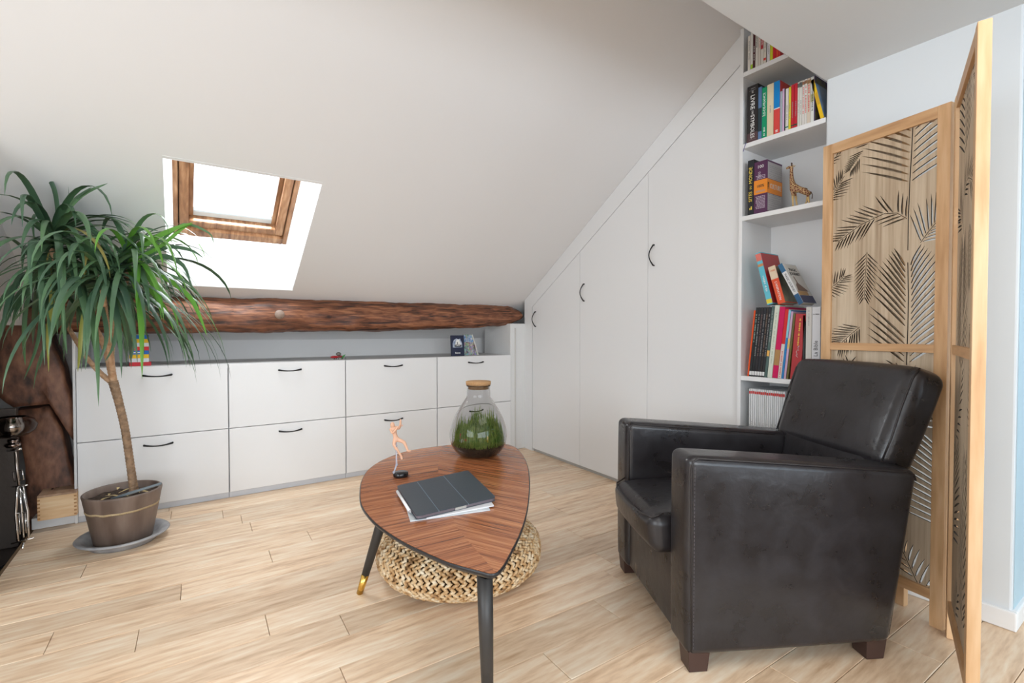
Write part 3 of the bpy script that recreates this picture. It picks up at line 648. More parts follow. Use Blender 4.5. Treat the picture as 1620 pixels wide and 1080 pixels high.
# --- fourth shelf
z = SH[3]; G4 = 'tall albums on the fourth shelf'
def b4(a, b): return yof(1175+a/5.267, z), yof(1175+b/5.267, z)+.0002
T4 = -5.6
row4 = [((36, 49), (.72, .08, .01), .290, 'thin orange album at the left end of the fourth shelf', None, ()),
 ((50, 71), (.018, .020, .022), .302, 'first black album with a white foot mark, leftmost of six', (.5, .9, cmat((.30, .42, .36)), .5), ((.02, .075, (.7, .7, .7)),)),
 ((72, 93), (.018, .020, .022), .302, 'second black album from the left of six', (.3, .9, INKGR, .4), ((.02, .075, (.7, .7, .7)),)),
 ((94, 115), (.020, .018, .022), .302, 'third black album from the left of six', (.3, .9, cmat((.20, .12, .11)), .4), ((.02, .075, (.7, .7, .7)),)),
 ((116, 136), (.018, .020, .026), .302, 'fourth black album from the left of six', (.3, .9, INKGR, .4), ((.02, .075, (.7, .7, .7)),)),
 ((137, 156), (.026, .022, .022), .302, 'fifth black album from the left of six', (.3, .9, cmat((.24, .16, .12)), .4), ((.02, .075, (.7, .7, .7)),)),
 ((157, 177), (.020, .022, .026), .302, 'sixth black album, rightmost of the black ones', (.3, .9, INKGR, .4), ((.02, .075, (.7, .7, .7)),)),
 ((178, 201), (.07, .12, .11), .305, 'dark green album with an orange label', (.5, .95, INKGR, .4), ((.30, .38, (.75, .42, .10)),)),
 ((203, 242), (.62, .66, .56), .308, 'pale green white album left of the magenta one', (.2, .9, cmat((.35, .42, .30)), .25), ()),
 ((244, 289), (.58, .0, .09), .300, 'bright magenta album on the fourth shelf', None, ((.18, .40, (.40, .22, .08)),)),
 ((290, 319), (.68, .60, .56), .290, 'white album with red marks right of the magenta one', (.02, .4, INKR, .4), ((.5, 1, (.60, .02, .02)),)),
 ((320, 338), (.02, .20, .48), .285, 'thin blue album on the fourth shelf', None, ((.6, 1, (.25, .55, .65)),)),
 ((339, 358), (.55, .36, .50), .280, 'thin pink album on the fourth shelf', None, ((.45, .6, (.70, .48, .15)),)),
 ((360, 378), (.13, .11, .03), .272, 'thin olive brown album on the fourth shelf', None, ())]
for ri_, (ab, c, h, lab, dash, bands) in enumerate(row4):
    yh_, yl_ = b4(*ab)
    book('album_book', yh_, yl_, z, h, .215, c, lab, G4, tilt=T4, dash=dash, bands=bands, x=2.071)
bk = book('hardback_book', *b4(392, 474), z, .268, .215, (.42, .035, .04), 'thick red album with a white signature on its spine', G4, tilt=-4.4, dash=(.52, .93, INKG, .16), x=2.071)
yy = b4(392, 474); ym = (yy[0]-yy[1])/2
sg = [(-.0008, ym+a, .268*b) for a, b in ((-.004, .34), (.003, .36), (.001, .40), (-.003, .37), (.004, .42), (.0, .455), (-.004, .44), (-.001, .50), (-.006, .52), (.0, .48))]
tube('signature', sg, .0008, INKW, bk, 5)
book('hardback_book', *b4(495, 514), z, .262, .2, (.03, .035, .035), 'dark slim album between the red and white ones', G4, x=2.071)
book('hardback_book', *b4(520, 568), z, .294, .2, (.62, .60, .56), 'off-white album left of La Bible', G4, dash=(.75, .95, INKGR, .2), x=2.071)
bk = book('hardback_book', *b4(571, 640), z, .294, .2, (.66, .66, .68), 'white thick volume titled La Bible', G4, x=2.071)
yy = b4(571, 640); ym = (yy[0]-yy[1])/2
text('La Bible', .021, (-.0006, ym, .294*.44), (0, 0, 1), (0, 1, 0), INKK, bk, sx=.95); 
text('LA BIBLE', .006, (-.0006, ym, .294*.90), (0, -1, 0), (0, 0, 1), INKK, bk)
# things lying/leaning on top of the albums
GT = 'books leaning on top of the albums'
zt = z+.3098
redp = mat('red_comic_cover', (.48, .02, .015), .4, var=(14, (.06, .10, .16), .25))
pa, pb = px(1214, 481, 2.071), px(1223, 480, 2.071)
bk = book('picture_book', pa.y, pb.y, zt, .232, .15, (.12, .50, .62), 'large red picture book with a light blue spine, leaning left', GT, tilt=14, bands=((.84, .98, (.70, .18, .14)), (.73, .78, (.55, .25, .10)), (.02, .10, (.72, .60, .05))), side=redp, dash=(.25, .55, INKW, .35))
pa, pb = px(1231, 480, 2.071), px(1243, 480, 2.071)
bk = book('paperback_book', pa.y, pb.y, zt, .165, .13, (.72, .09, .03), 'orange paperback about animation with a cream top', GT, tilt=15.5, bands=((.66, 1, (.72, .58, .42)),), side=mat('dark_cover_print', (.03, .035, .03), .4, var=(12, (.25, .25, .16), .9)),
          title=("L'ANIMATION", .013, .34, 'down', INKW))
text('1938', .010, (-.0006, -(pa.y-pb.y)/2, .165*.88), (0, -1, 0), (0, 0, 1), cmat((.66, .12, .02)), bk)
pa, pb = px(1264, 485.5, 2.071), px(1273, 486, 2.071)
mjp = mat('cream_cover_print', (.66, .62, .56), .4)
bk = book('paperback_book', pa.y, pb.y+.002, zt-.006, .190, .115, (.66, .66, .66), 'paperback titled Magic Journey leaning far to the left', GT, tilt=27, bands=((.80, 1, (.03, .13, .26)), (0, .24, (.02, .09, .20))), side=mjp,
          title=('MAGIC JOURNEY', .0115, .52, 'down', INKK))
th = pa.y-pb.y-.002
text('MAGIC\nJOURNEY', .020, (.062, -th-.0004, .150), (1, 0, 0), (0, 0, 1), INKK, bk)
box('navy_band', (.002, -th-.0006, .002), (.113, -th+.0002, .036), cmat((.05, .05, .12)), bk); box('gold_band', (.002, -th-.0006, .037), (.085, -th+.0002, .056), cmat((.50, .28, .10)), bk)
prism('rock_print', [(.012, .057), (.100, .057), (.085, .068), (.060, .085), (.045, .095), (.040, .125), (.034, .128), (.036, .098), (.020, .085)], lambda a, b: (a, -th-.0006, b), lambda a, b: (a, -th+.0001, b), cmat((.20, .11, .07)), bk)
# --- fifth shelf: white magazines
z = SH[4]
nmag = 18; ya, yb = yof(1184, .5), yof(1241, .5); st = (ya-yb)/nmag
for i in range(nmag):
    pl = ['first', 'second', 'third', 'fourth', 'fifth', 'sixth', 'seventh', 'eighth', 'ninth', 'tenth', 'eleventh', 'twelfth', 'thirteenth', 'fourteenth', 'fifteenth', 'sixteenth', 'seventeenth', 'eighteenth'][i]
    lab = pl+' white magazine from the left in the row under the albums'
    h = .29 + (i % 3)*.0006
    book('magazine', ya-i*st, ya-(i+1)*st+.0011, z, h, .20, (.70, .71, .72) if i % 4 else (.60, .62, .62), lab, 'white magazines on the fifth shelf', x=2.073, bands=((.925, .965, (.55, .04, .04)),), dash=(.12+.1*(i % 3), .45+.05*(i % 2), INKGR, .4), pages=False, cat='magazine')

# ================================================================ THINGS ON THE CUPBOARDS
z = .7285
st_ = tag(empty('striped_box', (-.165, 3.10, z)), 'striped red, white, yellow and blue box on the cupboards behind the palm', 'box')
cols = [(.55, .01, .02), (.70, .70, .72), (.80, .48, .0), (.0, .13, .50), (.62, .01, .02), (.70, .70, .70), (.80, .48, .0), (.0, .13, .50)]
zz = 0
for i, c in enumerate(cols):
    hh = .0195
    box('stripe', (-.040, -.02, zz), (.047 if i == 0 else .038, .02, zz+hh-.0004), cmat(c), st_, .0006)
    if i == 3: 
        bm = bmesh.new(); add_box(bm, (-.030, -.0206, zz+.007), (.010, -.0199, zz+.012)); frombm('white_mark', bm, INKW, st_)
    zz += hh
cdn = tag(empty('dark_card', (1.642, 3.06, z)), 'dark blue case with a white glowing figure scene, standing on the cupboards', 'case')
cdn.rotation_euler = (R(-4), 0, 0)
box('case_body', (-.052, 0, .0002), (.052, .012, .148), cmat((.012, .018, .05)), cdn, .0008)
glow = mat('glow_print', (.10, .16, .30), .4, var=(28, (.70, .76, .85), .9))
prism('cover_print', [(-.040, .062), (.036, .062), (.034, .090), (.020, .125), (.006, .118), (-.010, .126), (-.030, .115), (-.042, .09)], lambda a, b: (a, -.0008, b), lambda a, b: (a, .0002, b), glow, cdn)
prism('cover_print', [(-.022, .070), (.026, .070), (.018, .098), (.010, .120), (-.010, .116), (-.018, .100)], lambda a, b: (a, -.0012, b), lambda a, b: (a, .0002, b), INKW, cdn)
bm = bmesh.new()
for (a, b, c, d) in ((-.006, -.001, .078, .100), (-.026, -.018, .070, .083), (-.013, -.008, .068, .084), (.006, .011, .068, .086), (.018, .028, .070, .081), (-.028, .028, .066, .074)): add_box(bm, (a, -.0016, c), (b, 0, d))
frombm('black_figures', bm, INKK, cdn)
bm = bmesh.new()
for k in range(6): add_box(bm, (-.022+k*.007, -.0008, .018), (-.017+k*.007, 0, .025+.004*(k == 0)))
frombm('white_lettering', bm, INKW, cdn)
lb_ = tag(empty('picture_booklet', (1.712, 3.13, z)), 'small colourful booklet leaning beside the dark case', 'booklet')
bmat = bpy.data.materials.new('busy_print'); bmat.use_nodes = True; nt = bmat.node_tree; vo = nt.nodes.new('ShaderNodeTexVoronoi'); vo.inputs['Scale'].default_value = 90; tc = nt.nodes.new('ShaderNodeTexCoord')
hs = nt.nodes.new('ShaderNodeHueSaturation'); hs.inputs['Saturation'].default_value = .55; hs.inputs['Value'].default_value = .55
nt.links.new(tc.outputs['Object'], vo.inputs['Vector']); nt.links.new(vo.outputs['Color'], hs.inputs['Color']); nt.links.new(hs.outputs[0], nt.nodes['Principled BSDF'].inputs['Base Color'])
prism('cover', [(0, .0003), (.132, .0003), (.082, .152), (.01, .155)], lambda a, b: (a, 0, b), lambda a, b: (a, .010, b), bmat, lb_)
prism('blue_sky_print', [(.004, .10), (.095, .095), (.080, .148), (.058, .150), (.040, .120), (.022, .152), (.008, .150)], lambda a, b: (a, -.0006, b), lambda a, b: (a, 0, b), mat('sky_print', (.05, .22, .50), .4, var=(70, (.75, .75, .72), .8)), lb_)
prism('page_edge', [(.134, .0003), (.142, .0003), (.090, .152), (.084, .152)], lambda a, b: (a, .001, b), lambda a, b: (a, .009, b), PAPER, lb_)
bug = tag(empty('toy_insect', (.818, 3.10, z)), 'tiny red toy plane with a grey ball and green tail on the cupboards', 'toy')
ball('red_body', (-.022, 0, .016), .010, cmat((.35, .005, .01)), bug, sc=(2.5, 1.1, .85))
ball('red_tail', (.012, 0, .018), .009, cmat((.20, .02, .02)), bug, sc=(1.8, 1, .8))
ball('grey_ball', (.004, .004, .034), .014, mat('dark_pewter', (.20, .18, .16), .3, metal=.6), bug, sc=(1.15, 1, .8))
tube('green_leaf', [(.024, 0, .004), (.026, 0, .014), (.034, 0, .021), (.045, 0, .031)], [.004, .006, .005, .001], cmat((.02, .25, .03)), bug, 6)
for x_ in (-.026, -.014, -.002, .022, .042):
    tube('leg', [(x_, -.003, .014), (x_+.003, -.008, .006), (x_-.003, -.010, .0008)], [.0014, .0012, .002], INKK, bug, 5)

# ================================================================ WINE CRATE
cr_ = tag(empty('wooden_crate', (-.464, 3.10, .0525)), 'small pale wooden wine crate on the white plinth at far left', 'crate')
W_, D_, Hh = .066, .125, .115
box('front_board', (-W_, -D_, 0), (W_, -D_+.010, Hh-.012), CRATE, cr_, .0006); box('back_board', (-W_, D_-.010, 0), (W_, D_, Hh-.012), CRATE, cr_)
for s in (-1, 1): box('side_board', (s*W_-(.010 if s > 0 else 0), -D_+.0102, 0), (s*W_+(.010 if s < 0 else 0), D_-.0102, Hh-.012), CRATE, cr_)
for s in (-1, 1):
    for k in range(6): box('finger_joint', (s*W_-(.009 if s > 0 else .0003), -D_-.0004, .006+k*.0165), (s*W_+(.009 if s < 0 else .0003), -D_+.002, .013+k*.0165), mat('end_grain', (.45, .22, .09), .7), cr_)
box('lid', (-W_, -D_, Hh-.0118), (W_, D_, Hh-.003), wood('crate_lid', (.30, .17, .10), (.42, .26, .16), (.50, .33, .22), stretch=(20, 2, 20), fine=4), cr_, .0008)
bm = bmesh.new()
for (a, b, c, d) in ((-.036, -.028, -.03, -.01), (-.024, -.010, -.005, .018), (-.004, .010, .004, .034), (.014, .030, .0, .030)): add_box(bm, (a, c, Hh-.0032), (b, d, Hh-.0026))
frombm('burnt_mark', bm, mat('burnt_ink', (.03, .02, .015), .8), cr_)

# ================================================================ CHROME LAMP
lp = tag(empty('skeleton_lamp', pd(33, 870, 2.0).xy.to_3d() + Vector((0, 0, -.0598)), -math.atan2(1, 0)+AX), 'chrome lamp with slim curved rods and a smoked glass globe at far left', 'lamp')
LB = Vector(lp.location); lrot = Matrix.Rotation(-lp.rotation_euler.z, 3, 'Z')
def lq(X_, Y_, d=0.0): return lrot @ (pd(X_, Y_, 2.0)-FW*d-LB)
CH = CHROME
b0 = lrot @ Vector((0, 0, 0))
lathe('base_plate', [(0, 0), (.045, 0), (.047, .004), (.042, .007), (0, .008)], CH, lp, n=24)
tube('lower_stem', [(0, 0, .006), lq(37, 858)], .0035, CH, lp)
tube('crossbar', [lq(22, 858, .01), lq(50, 852, -.01)], .0028, CH, lp)
for q in ([(28, 857), (26.5, 836), (24.5, 812), (26, 790), (27, 770)], [(45.5, 852), (44, 832), (43.5, 808), (39, 788), (35.5, 768)], [(37, 850), (35.5, 825), (33.5, 800), (31, 772)]):
    tube('curved_rod', [lq(*p) for p in q], .0045 if q[0][0] != 37 else .0035, CH, lp)
tube('spring_rod', [lq(31.5, 845), lq(30, 812)], .0018, CH, lp); tube('spring_rod', [lq(41, 843), lq(39.5, 812)], .0018, CH, lp)
tube('crossbar', [lq(26, 812), lq(43, 810)], .0022, CH, lp); tube('crossbar', [lq(18, 770), lq(43, 767)], .0032, CH, lp)
tube('square_loop', [lq(20.5, 746), lq(35, 743), lq(37.5, 758), lq(22.5, 761), lq(20.5, 746)], .0024, CH, lp)
tube('neck', [lq(30, 768), lq(27, 745), lq(24, 714)], .0050, mat('brushed_nickel', (.42, .37, .33), .3, metal=1), lp)
tube('collar', [lq(11.5, 713), lq(33, 709.5)], .0045, CH, lp)
c1 = lq(20, 702)
lathe('socket', [(0, -.016), (.020, -.014), (.027, -.004), (.024, .003), (.013, .006), (.017, .012), (.016, .02), (0, .021)], mat('dark_chrome', (.25, .2, .18), .12, metal=1), lp, c=tuple(c1), n=24)
gc = lq(18.5, 675)
sm_ = mat('smoked_glass', (.55, .52, .50), .02, trans=1, ior=1.2)
lathe('globe', [(.014, -.046), (.05, -.038), (.074, -.016), (.080, .006), (.070, .028), (.046, .041), (.044, .040), (.068, .026), (.078, .006), (.072, -.015), (.049, -.036), (.014, -.044)], sm_, lp, c=tuple(gc), n=32, closed=True)
ball('mirror_bulb', tuple(gc+Vector((0, 0, .0))), .040, CH, lp, u=24, v=16)
tube('power_cord', [(0, -.04, .004), (-.03, -.06, .004), (-.05, .02, .004), (-.08, .06, .004)], .003, INKK, lp)

# ================================================================ POTTED PALM
PC = Vector((-.204, 2.646, 0))
sa = tag(empty('plant_saucer', PC), 'round grey clay saucer under the plant pot', 'saucer')
CLAYG = mat('weathered_grey_clay', (.24, .235, .24), .6, bump=(30, .4), var=(18, (.42, .41, .41), .8))
lathe('dish', [(0, 0), (.115, 0), (.122, .012), (.130, .026), (.158, .031), (.163, .036), (.157, .041), (.138, .037), (.125, .024), (.118, .012), (0, .010)], CLAYG, sa, n=56)
pl = tag(empty('potted_dracaena', PC+Vector((0, 0, .0125))), 'tall dragon tree with long drooping green leaves in a brown clay pot', 'plant')
PO = Vector(pl.location)
clay = bpy.data.materials.new('brown_clay'); clay.use_nodes = True; nt = clay.node_tree; L = nt.links; b = nt.nodes['Principled BSDF']; b.inputs['Roughness'].default_value = .5
tc = nt.nodes.new('ShaderNodeTexCoord'); mp = nt.nodes.new('ShaderNodeMapping'); mp.inputs['Scale'].default_value = (14, 14, 2.5); n1 = nt.nodes.new('ShaderNodeTexNoise'); n1.inputs['Scale'].default_value = 1; n1.inputs['Detail'].default_value = 5
L.new(tc.outputs['Object'], mp.inputs[0]); L.new(mp.outputs[0], n1.inputs[0])
cr = nt.nodes.new('ShaderNodeValToRGB'); cr.color_ramp.elements[0].position = .35; cr.color_ramp.elements[0].color = (.10, .065, .048, 1); cr.color_ramp.elements[1].position = .7; cr.color_ramp.elements[1].color = (.21, .155, .125, 1)
L.new(n1.outputs[0], cr.inputs[0]); L.new(cr.outputs[0], b.inputs['Base Color'])
lathe('pot', [(0, 0), (.098, 0), (.101, .004), (.128, .155), (.134, .190), (.137, .205), (.137, .210), (.133, .213), (.128, .210), (.122, .180), (.094, .010), (0, .010)], clay, pl, n=56)
bm = bmesh.new(); add_lathe(bm, [(.1262, .140), (.1272, .142), (.1280, .146), (.1272, .149), (.1262, .149)], n=56, closed=True)
for v in bm.verts: v.co.z += .004*noise.noise(Vector((v.co.x*25, v.co.y*25, 0)))
frombm('lime_line', bm, mat('lime_deposit', (.40, .30, .17), .8, bump=(90, .6)), pl, True)
bm = bmesh.new(); add_lathe(bm, [(0, .192), (.04, .190), (.09, .188), (.1235, .184)], n=40)
for v in bm.verts: v.co.z += .007*noise.noise(v.co*60)
frombm('soil', bm, mat('potting_soil', (.035, .022, .015), .9, bump=(120, 1), var=(60, (.10, .065, .045), .8)), pl, True)
def prel(X_, Y_, D=2.063): return pd(X_, Y_, D)-PO
tube('grey_stick', [prel(176, 789, 1.97), prel(205, 780, 1.97), prel(255, 764.5, 1.97)], [.004, .006, .005], mat('grey_stake', (.14, .17, .19), .4), pl)
rr = random.Random(5)
for k in range(9):
    a = rr.random()*6.28; r_ = .03+rr.random()*.07; p0 = Vector((r_*cos(a), r_*sin(a), .196)); d = Vector((rr.uniform(-1, 1), rr.uniform(-1, 1), .05))*.03
    bmk = bmesh.new(); q = [p0-d, p0+Vector((0, 0, .005)), p0+d]; wv_ = Vector((-d.y, d.x, 0)).normalized()*.006
    vs = []
    for i_, p in enumerate(q): vs += [bmk.verts.new(p-wv_*(1 if i_ == 1 else .3)), bmk.verts.new(p+wv_*(1 if i_ == 1 else .3))]
    bmk.faces.new((vs[0], vs[1], vs[3], vs[2])); bmk.faces.new((vs[2], vs[3], vs[5], vs[4]))
    frombm('fallen_leaf', bmk, mat('dry_leaf', (.55, .42, .20), .7), pl)
BARK = mat('dracaena_bark', (.30, .19, .11), .7, bump=(60, .8), var=(55, (.16, .10, .06), .8))
BARK2 = mat('young_bark', (.42, .24, .13), .6, bump=(60, .6), var=(70, (.55, .38, .24), .7))
def trunk_tube(name, pts, rads, M, ring=.006):
    P = [Vector(p) for p in pts]; Q = []; RS = []
    for i in range(len(P)-1):
        n_ = max(2, int((P[i+1]-P[i]).length/.0035))
        for k in range(n_):
            t = k/n_; p0 = P[max(i-1, 0)]; p3 = P[min(i+2, len(P)-1)]
            q = .5*((2*P[i]) + (P[i+1]-p0)*t + (2*p0-5*P[i]+4*P[i+1]-p3)*t*t + (3*P[i]-p0-3*P[i+1]+p3)*t**3)
            Q.append(q); RS.append(rads[i]*(1-t)+rads[i+1]*t)
    Q.append(P[-1]); RS.append(rads[-1])
    RS = [r*(1+.07*((i//2) % 2)) for i, r in enumerate(RS)]
    bm = bmesh.new(); add_tube(bm, Q, RS, 10); return frombm(name, bm, M, pl, True)
trunk_tube('trunk', [prel(212, 776), prel(207, 740), prel(198, 680), prel(189, 640), prel(179, 603)], [.0165, .0145, .0145, .0150, .0175], BARK)
trunk_tube('branch', [prel(179, 606), prel(160, 591), prel(138, 566), prel(110, 521), prel(80, 468, 2.04), prel(66, 440, 2.02)], [.012, .010, .009, .0085, .0085, .009], BARK2)
trunk_tube('branch', [prel(179, 604), prel(168, 556), prel(146, 510, 2.02), prel(118, 470, 1.98), prel(90, 420, 1.9), prel(82, 392, 1.88)], [.013, .0115, .010, .0095, .009, .010], BARK2)
trunk_tube('branch', [prel(180, 604), prel(176, 560, 2.03), prel(184, 500, 1.98), prel(198, 450, 1.92), prel(203, 424, 1.90)], [.013, .011, .0095, .009, .010], BARK2)
trunk_tube('branch', [prel(180, 600), prel(172, 545, 1.98), prel(166, 490, 1.88), prel(163, 460, 1.82)], [.011, .010, .009, .009], BARK2)
def leafmat(name, c1, c2):
    M = mat(name, c1, .33, var=(5, c2, .8)); M.node_tree.nodes['Principled BSDF'].inputs['Subsurface Weight'].default_value = 0
    return M
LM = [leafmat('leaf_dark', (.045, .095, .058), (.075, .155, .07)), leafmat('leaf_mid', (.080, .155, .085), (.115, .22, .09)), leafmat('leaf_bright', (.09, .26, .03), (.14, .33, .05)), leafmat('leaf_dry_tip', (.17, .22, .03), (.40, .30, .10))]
def leafmesh(head, az, el, ln, wd_, M, stiff=1.0, tw=0.0):
    """returns points; droop integrates elevation down"""
    N_ = 12; p = Vector(head); pts = [p.copy()]; dirs = []
    for i in range(N_):
        t = (i+.5)/N_; e_ = el - (el+R(86))*(t**stiff)
        a_ = az + tw*t
        d = Vector((cos(e_)*cos(a_), cos(e_)*sin(a_), sin(e_))); dirs.append(d); p = p + d*(ln/N_); pts.append(p.copy())
    for q in pts:
        wp = q+PO
        if wp.z > zceil(wp.y)-.03 or wp.x < -.565 or wp.y > 3.03 or wp.z < .30: return None
        if wp.y > 2.97 and wp.z < .75: return None
    bm = bmesh.new(); prof = [.55, .75, .9, 1, 1, .98, .94, .86, .76, .62, .46, .26, .02]; prev = None
    side0 = Vector((-sin(az), cos(az), 0))
    for i, q in enumerate(pts):
        d = dirs[min(i, N_-1)]; s = side0*cos(tw*.5*i/N_) ; s = (s-d*s.dot(d)).normalized(); up = s.cross(d); w_ = wd_/2*prof[i]
        row = [bm.verts.new(q-s*w_+up*w_*.25), bm.verts.new(q), bm.verts.new(q+s*w_+up*w_*.25)]
        if prev:
            for k in (0, 1): bm.faces.new((prev[k], prev[k+1], row[k+1], row[k]))
        prev = row
    me = bpy.data.meshes.new('leaf'); bm.to_mesh(me); bm.free(); me.materials.append(M)
    for f in me.polygons: f.use_smooth = True
    return me
heads = [((82, 388), 1.88, 62, .60, 0), ((203, 418), 1.90, 62, .50, 1), ((168, 446), 1.82, 72, .54, 0), ((62, 434), 2.0, 50, .52, 0), ((128, 456), 1.90, 30, .55, 0)]
lr = random.Random(21); nleaf = 0
for (hp, D, cnt, ln, tone) in heads:
    hd = pd(hp[0], hp[1], D)-PO; got = 0; tries = 0
    while got < cnt and tries < 4000:
        tries += 1; f = got/cnt
        az = lr.random()*2*pi; el = R(78)*(f**1.25) - R(10) + lr.gauss(0, R(8)); l_ = ln*(.72+.42*lr.random())*(1-.25*f)
        ra = az
        h0 = hd + Vector((0, 0, .05*(f-.3)))
        # some right-pointing leaves of the right-hand head are bright yellow green
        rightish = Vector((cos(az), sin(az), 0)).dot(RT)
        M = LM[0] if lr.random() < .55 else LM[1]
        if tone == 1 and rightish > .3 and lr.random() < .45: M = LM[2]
        if lr.random() < .015: M = LM[3]
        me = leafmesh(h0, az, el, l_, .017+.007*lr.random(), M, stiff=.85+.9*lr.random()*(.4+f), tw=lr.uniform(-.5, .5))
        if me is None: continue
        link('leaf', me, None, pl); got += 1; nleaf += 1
# a few measured stray leaves
def pathleaf(px_pts, D0, D1, wd_, M):
    n_ = len(px_pts); P = [pd(a, b, D0+(D1-D0)*i/(n_-1))-PO for i, (a, b) in enumerate(px_pts)]; Q = []
    for i in range(n_-1):
        p0 = P[max(i-1, 0)]; p3 = P[min(i+2, n_-1)]
        for k in range(4):
            t = k/4; Q.append(.5*((2*P[i]) + (P[i+1]-p0)*t + (2*p0-5*P[i]+4*P[i+1]-p3)*t*t + (3*P[i]-p0-3*P[i+1]+p3)*t**3))
    Q.append(P[-1]); bm = bmesh.new(); prev = None
    for i, q in enumerate(Q):
        d = (Q[min(i+1, len(Q)-1)]-Q[max(i-1, 0)]).normalized(); s = d.cross(FW).normalized(); t = i/(len(Q)-1); w_ = wd_/2*(.55+.45*min(1, t*4))*(1 if t < .55 else max(.03, (1-t)/.45)**.8)
        row = [bm.verts.new(q-s*w_), bm.verts.new(q-FW*w_*.3), bm.verts.new(q+s*w_)]
        if prev:
            for k in (0, 1): bm.faces.new((prev[k], prev[k+1], row[k+1], row[k]))
        prev = row
    me = bpy.data.meshes.new('leaf'); bm.to_mesh(me); bm.free(); me.materials.append(M)
    for f in me.polygons: f.use_smooth = True
    link('leaf', me, None, pl)
for (P_, w_, k) in [
    ([(90, 380), (91, 330), (82, 290), (58, 265), (28, 253)], .019, 0), ([(84, 375), (104, 335), (130, 308), (170, 290)], .022, 1), ([(88, 380), (108, 330), (125, 310), (145, 296)], .016, 0),
    ([(165, 455), (180, 490), (190, 540), (192, 592)], .022, 1), ([(170, 455), (200, 480), (212, 530), (208, 568)], .020, 0), ([(160, 450), (148, 480), (140, 530), (135, 585)], .022, 1),
    ([(155, 450), (132, 500), (126, 560), (123, 588)], .018, 3), ([(150, 455), (165, 500), (168, 540), (153, 583)], .020, 0), ([(80, 400), (70, 460), (60, 540), (38, 600)], .019, 0), ([(75, 400), (82, 470), (76, 530), (77, 588)], .021, 3),
    ([(60, 430), (42, 480), (38, 540), (40, 578)], .020, 1), ([(85, 400), (96, 450), (101, 520), (106, 560)], .019, 1), ([(165, 455), (184, 500), (180, 545), (166, 572)], .018, 0), ([(70, 420), (64, 470), (70, 540), (62, 585)], .018, 0),
    ([(110, 322), (109, 308), (108, 294)], .005, 0), ([(80, 380), (60, 340), (52, 350), (55, 385)], .018, 0), ([(100, 330), (130, 345), (160, 378), (185, 410)], .022, 0),
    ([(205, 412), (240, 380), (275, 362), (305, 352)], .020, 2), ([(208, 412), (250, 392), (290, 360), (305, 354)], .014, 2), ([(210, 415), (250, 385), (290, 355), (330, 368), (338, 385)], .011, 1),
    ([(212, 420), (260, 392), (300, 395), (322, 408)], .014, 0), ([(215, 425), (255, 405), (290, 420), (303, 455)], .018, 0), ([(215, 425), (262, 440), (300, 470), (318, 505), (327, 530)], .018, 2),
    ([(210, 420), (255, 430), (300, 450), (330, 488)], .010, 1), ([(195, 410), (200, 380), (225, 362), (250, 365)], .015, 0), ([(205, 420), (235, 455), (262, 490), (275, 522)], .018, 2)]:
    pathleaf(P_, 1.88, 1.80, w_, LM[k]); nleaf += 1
print('LEAVES', nleaf, 'PLANKS', pcount)

# ================================================================ COFFEE TABLE
TZ = .39
outl = [(0.478, 1.562), (0.52, 1.673), (0.58, 1.783), (0.672, 1.883), (0.802, 1.957), (0.935, 1.963), (1.05, 1.945), (1.155, 1.90), (1.215, 1.845), (1.228, 1.765), (1.176, 1.628), (1.089, 1.474), (0.991, 1.331), (0.89, 1.198), (0.791, 1.078), (0.706, 0.988), (0.636, 0.923), (0.585, 0.877), (0.554, 0.857), (0.537, 0.860), (0.525, 0.880), (0.487, 0.955), (0.463, 1.035), (0.443, 1.118), (0.430, 1.222), (0.428, 1.315), (0.440, 1.43)]
def smooth_closed(P, n=4):
    Q = []; K = len(P)
    for i in range(K):
        p0, p1, p2, p3 = [Vector(P[(i+j-1) % K]) for j in range(4)]
        for k in range(n):
            t = k/n; Q.append(.5*((2*p1)+(p2-p0)*t+(2*p0-5*p1+4*p2-p3)*t*t+(3*p1-p0-3*p2+p3)*t**3))
    return Q
OL = smooth_closed(outl)
tb = tag(empty('coffee_table', (.75, 1.40, 0)), 'leaf-shaped walnut veneer coffee table on dark legs with brass feet', 'table')
TO = Vector((.75, 1.40, 0))
oc = sum(OL, Vector((0, 0)))/len(OL)
def inset(d): 
    r_ = []
    K = len(OL)
    for i in range(K):
        t = (OL[(i+1) % K]-OL[i-1]).normalized(); n_ = Vector((t.y, -t.x))
        if (oc-OL[i]).dot(n_) < 0: n_ = -n_
        r_.append(OL[i]+n_*d)
    return r_
bm = bmesh.new(); levels = [(.0, TZ-.0012), (-.0012, TZ-.004), (0.0, TZ-.009), (.012, TZ-.019), (.034, TZ-.027)]
rings = [[bm.verts.new((p.x-TO.x, p.y-TO.y, z_)) for p in inset(d)] for d, z_ in levels]; K = len(OL)
for i in range(len(rings)-1):
    for k in range(K): bm.faces.new((rings[i][k], rings[i][(k+1) % K], rings[i+1][(k+1) % K], rings[i+1][k]))
bm.faces.new(rings[0]); bm.faces.new(rings[-1][::-1])
frombm('tabletop', bm, DARKPT, tb, False)
